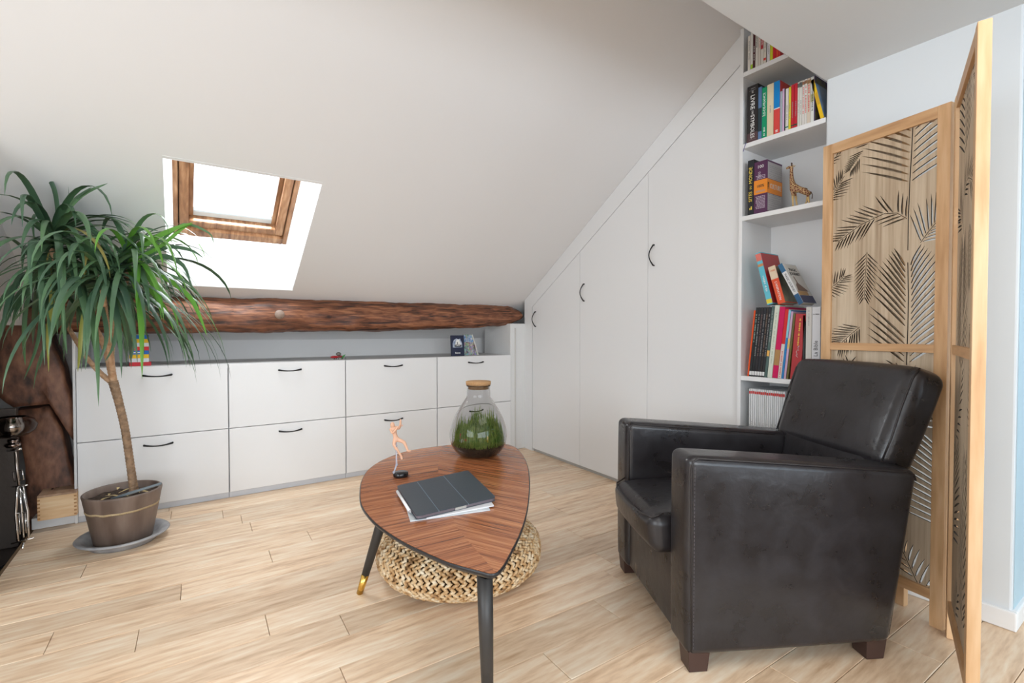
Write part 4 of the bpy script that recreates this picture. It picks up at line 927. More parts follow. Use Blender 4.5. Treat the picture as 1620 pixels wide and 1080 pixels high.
# two veneer leaves meeting on the spine
spine = [Vector((.965, 1.97)), Vector((.80, 1.655)), Vector((.665, 1.35)), Vector((.59, 1.10)), Vector((.548, .855))]
def side_of(p):
    # signed side w.r.t. spine polyline (nearest segment)
    best = None
    for a, b in zip(spine[:-1], spine[1:]):
        ab = b-a; t = max(0, min(1, (p-a).dot(ab)/ab.length_squared)); d = (p-(a+ab*t)).length
        if best is None or d < best[0]: best = (d, ab.x*(p.y-a.y)-ab.y*(p.x-a.x))
    return best[1]
INS = inset(.0022)
i_back = min(range(K), key=lambda i: (INS[i]-spine[0]).length); i_tip = min(range(K), key=lambda i: (INS[i]-spine[-1]).length)
def arc(a, b): 
    r_ = [INS[a]]; i = a
    while i != b: i = (i+1) % K; r_.append(INS[i])
    return r_
A1 = arc(i_back, i_tip); A2 = arc(i_tip, i_back)
mid = spine[1:-1]
for poly, Mx in ((A1+mid[::-1], VEN_R), (A2+mid, VEN_L)):
    prism('veneer_panel', [(p.x-TO.x, p.y-TO.y) for p in poly], lambda a, b: (a, b, TZ-.0012), lambda a, b: (a, b, TZ), Mx, tb)
for (tp, ft) in (((.60, 1.60), (.503, 1.655)), ((.598, .985), (.560, .905)), ((1.08, 1.70), (1.155, 1.80))):
    tpv = Vector((tp[0], tp[1], TZ-.026))-TO; ftv = Vector((ft[0], ft[1], 0))-TO
    lv = tpv.lerp(ftv, .82)
    lg = tube('leg', [tpv, tpv.lerp(ftv, .4), lv], [.0200, .0175, .0128], mat('dark_brown_leg', (.035, .032, .030), .4), tb, 20)
    fo = tube('brass_foot', [lv, ftv+Vector((0, 0, .0005))], [.0132, .0108], BRASS, lg, 20); fo['label'] = 'brass foot cap'

# ================================================================ POUF
PF = CAMP + FW*(1.825*cos(R(-6.2))) + RT*(1.825*sin(R(-6.2))); PF.z = 0
po = tag(empty('woven_pouf', PF), 'round braided banana-fibre pouf under the coffee table', 'pouf')
fib = bpy.data.materials.new('banana_fibre'); fib.use_nodes = True; nt = fib.node_tree; L = nt.links; b = nt.nodes['Principled BSDF']; b.inputs['Roughness'].default_value = .5
tc = nt.nodes.new('ShaderNodeTexCoord'); n1 = nt.nodes.new('ShaderNodeTexNoise'); n1.inputs['Scale'].default_value = 42; n1.inputs['Detail'].default_value = 6
L.new(tc.outputs['Object'], n1.inputs[0]); cr = nt.nodes.new('ShaderNodeValToRGB'); E = cr.color_ramp.elements
E[0].position = .30; E[0].color = (.20, .10, .035, 1); E[1].position = .68; E[1].color = (.80, .68, .50, 1); q = E.new(.42); q.color = (.48, .27, .11, 1); q = E.new(.52); q.color = (.66, .46, .25, 1)
L.new(n1.outputs[0], cr.inputs[0]); L.new(cr.outputs[0], b.inputs['Base Color'])
n2 = nt.nodes.new('ShaderNodeTexNoise'); n2.inputs['Scale'].default_value = 160; L.new(tc.outputs['Object'], n2.inputs[0]); bp = nt.nodes.new('ShaderNodeBump'); bp.inputs['Strength'].default_value = .5; bp.inputs['Distance'].default_value = .003
L.new(n2.outputs[0], bp.inputs['Height']); L.new(bp.outputs[0], b.inputs['Normal'])
PH = .185; PR = .303
def pouf_prof(t):  # t 0 (bottom centre) .. 1 (top centre) superellipse
    a = -pi/2 + pi*t; c, s = cos(a), sin(a); ex = .50 if a < 0 else .60
    return PR*abs(c)**ex, PH/2 + PH/2*math.copysign(abs(s)**.75, s)
prf = [pouf_prof(i/40) for i in range(41)]
lathe('core', [(max(0, r*.955), .006+zz*.94) for r, zz in prf], mat('fibre_core', (.10, .055, .025), .9), po, n=48)
# walk along the profile placing braid rows
dens = [pouf_prof(i/2000) for i in range(2001)]; acc = [0]
for i in range(2000): acc.append(acc[-1]+math.hypot(dens[i+1][0]-dens[i][0], dens[i+1][1]-dens[i][1]))
rowh = .0235; nrow = int(acc[-1]/rowh); pr_ = random.Random(4)
def stitch(bm, c, t, n, b, ln, wd_, th):
    """flattened twisted strand: low poly ellipsoid, axes t (long), b (across), n (out)"""
    us, vsn = 6, 4; rings = []
    for i in range(vsn+1):
        f = i/vsn; x_ = (f-.5)*2; r_ = math.sqrt(max(.02, 1-x_*x_))
        rings.append([bm.verts.new(c + t*(x_*ln/2) + (b*cos(2*pi*k/us)*wd_/2 + n*sin(2*pi*k/us)*th/2)*r_) for k in range(us)])
    for i in range(vsn):
        for k in range(us): bm.faces.new((rings[i][k], rings[i][(k+1) % us], rings[i+1][(k+1) % us], rings[i+1][k]))
    bm.faces.new(rings[0][::-1]); bm.faces.new(rings[-1])
for ri in range(1, nrow):
    s_ = (ri+.5)/nrow*acc[-1]; i = next(k for k in range(2001) if acc[k] >= s_); r_, zz = dens[i]; r2, z2 = dens[min(i+6, 2000)]; r1, z1 = dens[max(i-6, 0)]
    if r_ < .03 or zz < .006: continue
    tg = Vector((r2-r1, 0, z2-z1)).normalized(); nn = Vector((tg.z, 0, -tg.x))
    cnt = max(6, int(2*pi*r_/.0235)); bm = bmesh.new(); ph = pr_.random()
    for k in range(cnt):
        a = 2*pi*(k+ph)/cnt; rot = Matrix.Rotation(a, 3, 'Z'); T_ = rot @ Vector((0, 1, 0)); N_ = rot @ nn; B_ = rot @ tg
        c = rot @ Vector((r_, 0, max(zz, .008))) - N_*.002
        for sgn in (-1, 1):
            j = pr_.uniform(-.12, .12); dirv = (T_*cos(R(32)+j) + B_*sgn*sin(R(32)+j)).normalized(); bb2 = N_.cross(dirv)
            cc = c + B_*sgn*.0058 + T_*(.0 if sgn < 0 else .0117) + N_*pr_.uniform(-.001, .0015)
            stitch(bm, cc, dirv, N_, bb2, .031, .0125, .0115)
    for v in bm.verts: v.co.z = max(v.co.z, .0006)
    frombm('braid_row', bm, fib, po, True)

# ================================================================ THINGS ON THE TABLE
tzz = TZ+.0004
pc = [pz(627.6, 768, TZ+.018), pz(740.2, 743.8, TZ+.018), pz(784.8, 786.3, TZ+.018), pz(658.7, 816.2, TZ+.018)]
ctr = sum(pc, Vector())/4
def quad_round(P, r=.012, n=4):
    out = []; K_ = len(P)
    for i in range(K_):
        p = P[i]; a = (P[i-1]-p).normalized(); b_ = (P[(i+1) % K_]-p).normalized()
        s, e_ = p+a*r, p+b_*r
        for k in range(n+1): t = k/n; out.append((s*(1-t)**2 + p*2*t*(1-t) + e_*t*t))
    return out
# magazine and papers below
mg = tag(empty('paper_sheets', (ctr.x, ctr.y, tzz)), 'white papers and brochure lying under the tablet on the coffee table', 'papers')
mo = Vector(mg.location)
def flat(name, P, z0, z1, M, par, off): return prism(name, [(p.x-off.x, p.y-off.y) for p in P], lambda a, b: (a, b, z0-off.z), lambda a, b: (a, b, z1-off.z), M, par)
P1 = [pz(636, 783, TZ), pz(738, 752, TZ), pz(775.5, 807.5, TZ), pz(649, 825.5, TZ)]
flat('brochure', P1, tzz, tzz+.003, mat('glossy_paper', (.66, .69, .71), .3, var=(30, (.50, .55, .58), .6)), mg, mo)
P2 = [pz(640, 780, TZ+.005), pz(745, 752, TZ+.005), pz(781.5, 800, TZ+.005), pz(675, 820, TZ+.005)]
flat('notepad', P2, tzz+.0033, tzz+.0065, mat('white_paper', (.74, .74, .76), .5), mg, mo)
tbz = tzz+.0068
tab = tag(empty('tablet', (ctr.x, ctr.y, tbz)), 'tablet in a dark grey folding cover lying on papers on the coffee table', 'tablet')
to_ = Vector(tab.location); QR = quad_round(pc)
tc_m = mat('dark_grey_cover', (.045, .060, .075), .42, bump=(250, .08)); body = mat('tablet_edge', (.20, .17, .19), .35, metal=.4)
flat('tablet_body', [ctr+(p-ctr)*.985 for p in QR], tbz, tbz+.0085, body, tab, to_)
flat('back_cover', QR, tbz-.0001, tbz+.0012, tc_m, tab, to_)
# front cover split into three folding panels with soft fold lines
def cutline(t0): return pc[0].lerp(pc[1], t0), pc[3].lerp(pc[2], t0)
tA, tB = .262, .63
segs = [(0, tA), (tA, tB), (tB, 1)]
for i_, (a_, b__) in enumerate(segs):
    (l0, l1), (r0, r1) = cutline(a_+(.006 if a_ else 0)), cutline(b__-(.006 if b__ < 1 else 0))
    P = [l0, r0, r1, l1]
    if i_ == 0: rp = quad_round([l0, r0, r1, l1]); P = rp[:5]+[r0, r1]+rp[15:]
    if i_ == 2: rp = quad_round([l0, r0, r1, l1]); P = [l0]+rp[5:15]+[l1]
    o = prism('cover_panel', [(p.x-to_.x, p.y-to_.y) for p in P], lambda a, b: (a, b, .0088), lambda a, b: (a, b, .0112), tc_m, tab)
for t0 in (tA, tB):
    l0, l1 = cutline(t0-.006); m0, m1 = cutline(t0+.006)
    o = prism('fold_line', [(p.x-to_.x, p.y-to_.y) for p in (l0, m0, m1, l1)], lambda a, b: (a, b, .0088), lambda a, b: (a, b, .0100), mat('fold_grey', (.18, .26, .31), .4), tab)
e0, e1 = pc[3].lerp(pc[2], .46), pc[3].lerp(pc[2], .60); nn_ = (pc[3]-pc[0]).normalized()*.0022
o = prism('clasp', [(p.x-to_.x, p.y-to_.y) for p in (e0, e1, e1+nn_, e0+nn_)], lambda a, b: (a, b, .002), lambda a, b: (a, b, .0085), mat('clasp_beige', (.42, .40, .37), .5), tab)
sy = tag(empty('stylus', (pc[0].lerp(pc[3], .5).x, pc[0].lerp(pc[3], .5).y, tzz+.0068)), 'white stylus pen clipped along the left edge of the tablet', 'stylus')
sv = pc[3]-pc[0]; sl = sv.normalized(); off = Vector((sl.y, -sl.x, 0)); off = off if off.dot(ctr-pc[0]) < 0 else -off
a_ = pc[0].lerp(pc[3], .14)+off*.0052; b_ = pc[0].lerp(pc[3], .80)+off*.0052
so = Vector(sy.location); za = Vector((0, 0, .0048+tzz+.0068))
tube('barrel', [Vector((a_.x, a_.y, za.z))-so, Vector((b_.x, b_.y, za.z))-so], .0044, mat('stylus_white', (.80, .80, .82), .3), sy, 12)
tube('stylus_tip', [Vector((b_.x, b_.y, za.z))-so, Vector((b_.x, b_.y, za.z))-so+sl*.010], [.0044, .0008], mat('stylus_tip_grey', (.5, .5, .52), .3), sy, 12)

# terrarium
tr = tag(empty('terrarium', pz(757, 719, TZ).xy.to_3d()+Vector((0, 0, tzz))), 'pear-shaped glass terrarium with moss and a cork stopper on the table', 'terrarium')
k_ = pz(757, 719, TZ); SCL = (k_-CAMP).dot(FW)/F     # metres per pixel
prof_px = [(0, 0), (20, 0), (31, 2.5), (38, 9), (43, 18), (45.5, 28), (45, 38), (42.5, 49), (38, 61), (31.5, 73), (25, 83), (20.5, 90), (19, 94), (18.5, 104), (18.3, 110)]
def smooth_open(P, n=4):
    Q = []; K_ = len(P)
    for i in range(K_-1):
        p0, p1, p2, p3 = [Vector(P[max(0, min(K_-1, i+j-1))]) for j in range(4)]
        for k in range(n):
            t = k/n; Q.append(.5*((2*p1)+(p2-p0)*t+(2*p0-5*p1+4*p2-p3)*t*t+(3*p1-p0-3*p2+p3)*t**3))
    return Q+[Vector(P[-1])]
pq = [(max(0, p.x)*SCL, max(0, p.y)*SCL) for p in smooth_open(prof_px)]
th_ = .0022
inner = [(max(0, r-th_), z_+(th_ if i < 6 else 0)) for i, (r, z_) in enumerate(pq)]
pg = [pq[0]]+pq[1:]
gla = bpy.data.materials.new('terrarium_glass'); gla.use_nodes = True; b = gla.node_tree.nodes['Principled BSDF']; b.inputs['Transmission Weight'].default_value = 1; b.inputs['Roughness'].default_value = 0; b.inputs['IOR'].default_value = 1.25
lathe('glass_vessel', pg+inner[::-1][:-1]+[(0, th_)], gla, tr, n=64)
rim = pq[-1]; 
bm = bmesh.new(); add_lathe(bm, [(rim[0]-th_, rim[1]-.002), (rim[0]+.0015, rim[1]-.002), (rim[0]+.0025, rim[1]+.0005), (rim[0], rim[1]+.003), (rim[0]-th_, rim[1]+.002)], n=48, closed=True); frombm('glass_lip', bm, gla, tr, True)
cork = mat('cork', (.48, .26, .11), .8, bump=(260, .7), var=(230, (.62, .38, .19), .8))
lathe('cork_stopper', [(0, rim[1]-.014), (rim[0]-.006, rim[1]-.014), (rim[0]-.0035, rim[1]+.0034), (rim[0]+.0032, rim[1]+.0036), (rim[0]+.0045, rim[1]+.0165), (rim[0]+.003, rim[1]+.018), (0, rim[1]+.018)], cork, tr, n=48)
def rin(z_):
    for (r1, z1), (r2, z2) in zip(inner[:-1], inner[1:]):
        if z1 <= z_ <= z2: return r1+(r2-r1)*(z_-z1)/max(1e-6, z2-z1)
    return inner[-1][0]
sp = [(0, .004)]+[(rin(zz_)-.0012, zz_) for zz_ in (.005, .010, .016, .022, .030, .038, .046)]+[(rin(.05)*.7, .053), (rin(.05)*.3, .050), (0, .052)]
bm = bmesh.new(); add_lathe(bm, sp, n=48)
for v in bm.verts:
    if v.co.z > .049: v.co.z += .004*noise.noise(v.co*60)
frombm('soil', bm, mat('dark_soil', (.020, .012, .008), .85, bump=(160, 1), var=(90, (.07, .045, .02), .7)), tr, True)
MOSS = mat('moss_green', (.11, .21, .03), .8, var=(60, (.30, .36, .07), .9)); mr_ = random.Random(8)
bm = bmesh.new()
for k in range(1500):
    a = mr_.random()*2*pi; rr_ = math.sqrt(mr_.random()); R0 = rin(.055)-.006; x_, y_ = R0*rr_*cos(a), R0*rr_*sin(a)
    hN = .060+.085*max(0, noise.noise(Vector((x_*22, y_*22, 3.1)))+.45)*(1-.25*rr_)
    p = Vector((x_, y_, .045)); top = Vector((x_*.86+mr_.gauss(0, .004), y_*.86+mr_.gauss(0, .004), .045+hN*(.5+.7*mr_.random())))
    rl = rin(min(top.z, pq[-1][1]-.01))-.004; d2 = math.hypot(top.x, top.y)
    if d2 > rl: top.x *= rl/d2; top.y *= rl/d2
    m_ = p.lerp(top, .5)+Vector((mr_.gauss(0, .003), mr_.gauss(0, .003), 0)); add_tube(bm, [p, m_, top], [.0012, .0016, .0004], 4)
    if k % 2 == 0:
        for s in range(3):
            q_ = p.lerp(top, .4+.2*s); e_ = q_+Vector((mr_.gauss(0, .006), mr_.gauss(0, .006), .004))
            if math.hypot(e_.x, e_.y) < rin(min(e_.z, .24))-.003: add_tube(bm, [q_, e_], [.0012, .0004], 3)
o = frombm('moss', bm, MOSS, tr, True); o['kind'] = 'stuff'
bm = bmesh.new()
for k in range(26):
    f = k/25; p = Vector((-.022+.004*sin(f*9), -.02+.003*cos(f*7), .06+.115*f)); e_ = p+Vector((mr_.gauss(0, .008), mr_.gauss(0, .008), .006)); add_tube(bm, [p, e_], [.0022, .0006], 4)
add_tube(bm, [(-.022, -.02, .05), (-.020, -.019, .12), (-.022, -.018, .182)], [.0016, .0012, .0006], 5)
frombm('fern_sprig', bm, mat('sprig_green', (.16, .26, .05), .6), tr, True)
rv = Matrix.Rotation(AX-pi/2, 3, 'Z')
for nm, q, c, s in (('red_ornament', (-.068, -.055, .088), (.66, .08, .05), (.7, .5, 1.3)), ('red_ornament', (-.045, -.075, .078), (.66, .08, .05), (1.4, .6, .6)), ('white_ornament', (-.062, -.065, .072), (.75, .75, .75), (1.2, .6, 1)), ('yellow_ornament', (.040, -.075, .080), (.85, .55, .02), (.8, .6, 1.7))):
    p = rv @ Vector(q); ball(nm, tuple(p), .0085, mat(nm+'_paint', c, .4), tr, sc=s)

# posable figure
fgp = pz(634, 753, TZ); fg = tag(empty('posable_figure', (fgp.x, fgp.y, tzz), AX-pi/2), 'small flesh-toned posable figure leaping on a black stand with clear arm', 'figure')
fD = (fgp-CAMP).dot(FW); fs_ = fD/F
def fq(X_, Y_, d=0.0): return ((X_-634)*fs_, d, (753-Y_)*fs_+.004)
zx = lambda X9, Y9: (600+X9/9.386, 655+Y9/9.386)     # from the 9.39x close view
SK = mat('figure_skin', (.72, .42, .28), .45)
def fz(X9, Y9, d=0.0): a, b = zx(X9, Y9); return fq(a, b, d)
lathe('base_disc', [(0, 0), (.0255, 0), (.0265, .002), (.0262, .012), (.0245, .0145), (0, .0145)], mat('gloss_black', (.01, .01, .011), .12), fg, n=40)
CLR = mat('clear_plastic', (.80, .80, .88), .08, trans=.7, ior=1.3)
ball('stand_joint', fz(232, 860, -.015), .0048, CLR, fg); tube('stand_arm', [fz(232, 865, -.015), fz(268, 752, -.012), fz(262, 560, -.008), fz(255, 400, -.002)], [.0030, .0032, .0026, .0024], CLR, fg); ball('stand_joint', fz(270, 752, -.012), .0046, CLR, fg)
ball('stand_joint', fz(256, 480, -.006), .0042, CLR, fg)
V = [fz(255, 385), fz(240, 335), fz(225, 270), fz(215, 225), fz(205, 195), fz(200, 165), fz(178, 240, -.003), fz(172, 268, -.008), fz(205, 305, -.016), fz(255, 215, .004), fz(300, 225, .0), fz(322, 160, -.004), fz(325, 110, -.006), fz(325, 92, -.006),
     fz(232, 405, -.004), fz(222, 455, -.007), fz(285, 560, -.005), fz(330, 630, -.004), fz(348, 680, -.010), fz(285, 395, .003), fz(375, 430, .0), fz(405, 500, -.001), fz(435, 560, -.004), fz(480, 545, -.009), fz(345, 185, -.012)]
RR = [.0052, .0048, .0068, .0072, .0034, .006, .0045, .0035, .0026, .0045, .0038, .0030, .0024, .0026, .0050, .0044, .0034, .0026, .0030, .0052, .0046, .0034, .0028, .0024, .0022]
E_ = [(0, 1), (1, 2), (2, 3), (3, 4), (4, 5), (3, 6), (6, 7), (7, 8), (3, 9), (9, 10), (10, 11), (11, 12), (12, 13), (0, 14), (14, 15), (15, 16), (16, 17), (17, 18), (0, 19), (19, 20), (20, 21), (21, 22), (22, 23), (8, 24)]
V[8] = fz(262, 235, -.018); V[7] = fz(215, 285, -.015); RR[8] = .0028; RR[7] = .0032; V[24] = fz(300, 175, -.016)
skinobj('figure_body', V, E_, [r*1.42 for r in RR], SK, fg, root=0, lvl=2)
ball('head', fz(200, 172, -.001), .0095, SK, fg, sc=(.82, .95, 1.12))
ball('nose', fz(196, 178, -.0105), .0016, SK, fg)
for k in range(4): tube('finger', [fz(322+k*3, 98, -.006), fz(316+k*6, 80, -.007)], [.0009, .0006], SK, fg, 6)
for k in range(3): tube('finger', [fz(345, 180, -.012), fz(365, 152+k*12, -.013)], [.0009, .0006], SK, fg, 6)

# ================================================================ ARMCHAIR
ca = R(-29.3); ch = tag(empty('leather_armchair', (1.086, .768, 0), ca), 'dark brown leather club armchair with straight padded arms', 'armchair')
lea = bpy.data.materials.new('dark_brown_leather'); lea.use_nodes = True; nt = lea.node_tree; L = nt.links; b = nt.nodes['Principled BSDF']; b.inputs['Specular IOR Level'].default_value = .55
tc = nt.nodes.new('ShaderNodeTexCoord')
n1 = nt.nodes.new('ShaderNodeTexNoise'); n1.inputs['Scale'].default_value = 10; n1.inputs['Detail'].default_value = 9; n1.inputs['Roughness'].default_value = .6; n1.inputs['Distortion'].default_value = .25; L.new(tc.outputs['Object'], n1.inputs[0])
cr = nt.nodes.new('ShaderNodeValToRGB'); E = cr.color_ramp.elements; E[0].position = .25; E[0].color = (.009, .007, .007, 1); E[1].position = .80; E[1].color = (.028, .026, .030, 1)
L.new(n1.outputs[0], cr.inputs[0]); L.new(cr.outputs[0], b.inputs['Base Color'])
rr2 = nt.nodes.new('ShaderNodeMapRange'); rr2.inputs[1].default_value = .35; rr2.inputs[2].default_value = .7; rr2.inputs[3].default_value = .25; rr2.inputs[4].default_value = .38; L.new(n1.outputs[0], rr2.inputs[0]); L.new(rr2.outputs[0], b.inputs['Roughness'])
n2 = nt.nodes.new('ShaderNodeTexNoise'); n2.inputs['Scale'].default_value = 34; n2.inputs['Detail'].default_value = 6; n2.inputs['Roughness'].default_value = .5; n2.inputs['Distortion'].default_value = .2; L.new(tc.outputs['Object'], n2.inputs[0])
bp = nt.nodes.new('ShaderNodeBump'); bp.inputs['Strength'].default_value = .26; bp.inputs['Distance'].default_value = .004; L.new(n2.outputs[0], bp.inputs['Height']); L.new(bp.outputs[0], b.inputs['Normal'])
SEAM = mat('leather_piping', (.022, .018, .018), .4); THR = mat('thread', (.10, .09, .10), .6)
def hexc(x00, x01, x10, x11, y0, y1, zf0, zf1, zr0, zr1):
    """front bottom u, front top u, rear bottom u, rear top u"""
    return [[[(x00, y, zf0), (x01, y, zf1)] for y in (y0, y1)], [[(x10, y, zr0), (x11, y, zr1)] for y in (y0, y1)]]
CW = .60; AT = .118
for (ya, yb, sgn) in ((0, AT, -1), (CW-AT, CW, 1)):
    arm = cushion('arm', hexc(0, 0, .578, .655, ya, yb, .048, .577, .052, .522), .022, lea, ch, puff=(.004, .004, .003), n=10)
    yo = ya if sgn < 0 else yb; o_ = -.001 if sgn < 0 else .001
    ypip = yo + (.0022 if sgn < 0 else -.0022)
    P_ = [(.013, ypip, .060), (.010, ypip-0, .30), (.010, ypip, .545), (.014, ypip, .562), (.028, ypip, .570), (.33, ypip, .545), (.62, ypip, .5185), (.640, ypip, .512), (.646, ypip, .495)]
    P_ = [Vector(p)+Vector((0, o_*(-1.2), 0)) for p in P_]
    tube('piping', P_, .0026, SEAM, arm, 6)
    yi = yb if sgn < 0 else ya; yip = yi + (-.0035 if sgn < 0 else .0035)
    tube('piping', [(.008, yip, .30), (.008, yip, .545), (.013, yip, .562), (.028, yip, .5685), (.33, yip, .5430), (.56, yip, .521)], .0022, SEAM, arm, 6)
    # stitched thread dashes beside the front seam
    bm = bmesh.new()
    for k in range(46):
        zq = .07+k*.0105
        if zq < .55: add_box(bm, (.0160, yo+(-.0012 if sgn < 0 else .0002), zq), (.0172, yo+(-.0002 if sgn < 0 else .0012), zq+.006))
    frombm('stitching', bm, THR, arm)
cushion('front_panel', hexc(.010, .012, .06, .06, AT-.006, CW-AT+.006, .052, .285, .052, .285), .012, lea, ch, puff=(.004, 0, 0), n=6)
cushion('base', hexc(.055, .055, .545, .545, AT-.004, CW-AT+.004, .058, .27, .058, .27), .01, lea, ch, n=3)
seat = cushion('seat_cushion', hexc(-.040, -.050, .52, .52, AT+.003, CW-AT-.003, .262, .372, .275, .385), .030, lea, ch, puff=(.014, .0, .016), n=12)
tube('piping', [(-.012, AT+.012, .381), (-.044, AT+.020, .366), (-.060, AT+.07, .364), (-.066, CW/2, .364), (-.060, CW-AT-.07, .364), (-.044, CW-AT-.020, .366), (-.012, CW-AT-.012, .381)], .0026, SEAM, seat, 6)
y0, y1 = .055, CW-.050
C8 = [[[(.575, AT+.004, .365), (.688, y0, .792)], [(.575, CW-AT-.004, .365), (.688, y1, .792)]], [[(.640, AT+.004, .355), (.800, y0+.004, .765)], [(.640, CW-AT-.004, .355), (.800, y1-.004, .765)]]]
def hexb(z0, z1):
    return None
# back: lower part between the arms, upper part flaring over them
lowb = cushion('back_base', [[[(.560, AT+.003, .34), (.600, AT+.003, .545)], [(.560, CW-AT-.003, .34), (.600, CW-AT-.003, .545)]], [[(.640, AT+.003, .08), (.690, AT+.003, .52)], [(.640, CW-AT-.003, .08), (.690, CW-AT-.003, .52)]]], .015, lea, ch, n=5)
upb = cushion('backrest', [[[(.590, .062, .512), (.695, .048, .805)], [(.590, CW-.062, .512), (.695, CW-.048, .805)]], [[(.700, .068, .480), (.806, .052, .770)], [(.650, CW-.068, .480), (.722, CW-.052, .770)]]], .036, lea, ch, puff=(.012, .008, .010), n=12)
for s, y_ in ((-1, .062), (1, CW-.062)):
    sg_ = s
    tube('piping', [(.602, y_-sg_*0-.0 + (.004 if s < 0 else -.004), .53), (.628, y_+(.0 if s < 0 else 0), .60), (.655, y_+(-.003 if s < 0 else .003), .69), (.684, y_+(-.004 if s < 0 else .004), .765), (.712, y_+(.0 if s < 0 else 0), .797)], .0026, SEAM, upb, 6)
cushion('back_shell', [[[(.560, .03, .055), (.640, .03, .50)], [(.560, CW-.03, .055), (.640, CW-.03, .50)]], [[(.590, .012, .055), (.662, .012, .515)], [(.590, CW-.012, .055), (.662, CW-.012, .515)]]], .012, lea, ch, n=5)
WEN = mat('wenge_foot', (.055, .028, .022), .4)
for (u0, v0) in ((.006, .006), (.006, CW-.066), (.515, .010), (.515, CW-.066)):
    prism('foot', [(u0, v0), (u0+.060, v0), (u0+.060, v0+.060), (u0, v0+.060)], lambda a, b: (a, b, .058), lambda a, b: (u0+.03+(a-u0-.03)*.84, v0+.03+(b-v0-.03)*.84, .0003), WEN, ch, .0015)

# ================================================================ FOLDING SCREEN
sc = tag(empty('folding_screen', (1.90, .45, 0)), 'folding pine screen with palm leaf cut-outs in front of the right wall', 'screen')
SO = Vector(sc.location); ZT = 1.58
def leaflet(P0, d, ln, wd_, bend=0.0):
    n_ = Vector((-d.y, d.x)); L1 = []; R1 = []
    for t, w_ in ((0, .25), (.12, .8), (.35, 1), (.7, .65)):
        c = P0+d*(ln*t)+n_*(bend*ln*t*t); L1.append(c+n_*wd_*w_/2); R1.append(c-n_*wd_*w_/2)
    return L1+[P0+d*ln+n_*(bend*ln)]+R1[::-1]
def frond(pts, n_, ln, wd_, a0, a1, off=.004, stem=.0022, side=(1, -1), taper=(.55, .45)):
    """pts: stem polyline from base to tip (2D)"""
    P = [Vector(p) for p in pts]; seg = [0]
    for a, b in zip(P[:-1], P[1:]): seg.append(seg[-1]+(b-a).length)
    def at(s):
        for i in range(len(P)-1):
            if s <= seg[i+1] or i == len(P)-2:
                t = (s-seg[i])/max(1e-6, seg[i+1]-seg[i]); return P[i].lerp(P[i+1], t), (P[i+1]-P[i]).normalized()
    polys = []
    for k in range(n_):
        f = (k+.5)/n_; c, d = at(seg[-1]*f)
        for sd in side:
            an = (a0+(a1-a0)*f)*sd; dd = Vector((d.x*cos(an)-d.y*sin(an), d.x*sin(an)+d.y*cos(an))); nn2 = Vector((-d.y, d.x))*sd
            l_ = ln*(taper[0]+(1-taper[0])*sin(pi*min(1, f*1.2+.1))) if f < .6 else ln*(1-(f-.6)*(1-taper[1])/.4)
            polys.append(leaflet(c+nn2*off, dd, l_, wd_, .06*sd))
    if stem:
        l_, r_ = [], []
        for i, p in enumerate(P):
            d = (P[min(i+1, len(P)-1)]-P[max(i-1, 0)]).normalized(); n2_ = Vector((-d.y, d.x)); l_.append(p+n2_*stem/2); r_.append(p-n2_*stem/2)
        polys.append(l_+r_[::-1])
    return polys
def clip(poly, s0, s1, z0, z1):
    def cl(P, f, inter):
        out = []
        for i in range(len(P)):
            a, b = P[i-1], P[i]; fa, fb_ = f(a), f(b)
            if fb_ >= 0:
                if fa < 0: out.append(a.lerp(b, fa/(fa-fb_)))
                out.append(b)
            elif fa >= 0: out.append(a.lerp(b, fa/(fa-fb_)))
        return out
    for f in (lambda p: p.x-s0, lambda p: s1-p.x, lambda p: p.y-z0, lambda p: z1-p.y):
        poly = cl(poly, f, None)
        if len(poly) < 3: return None
    return poly
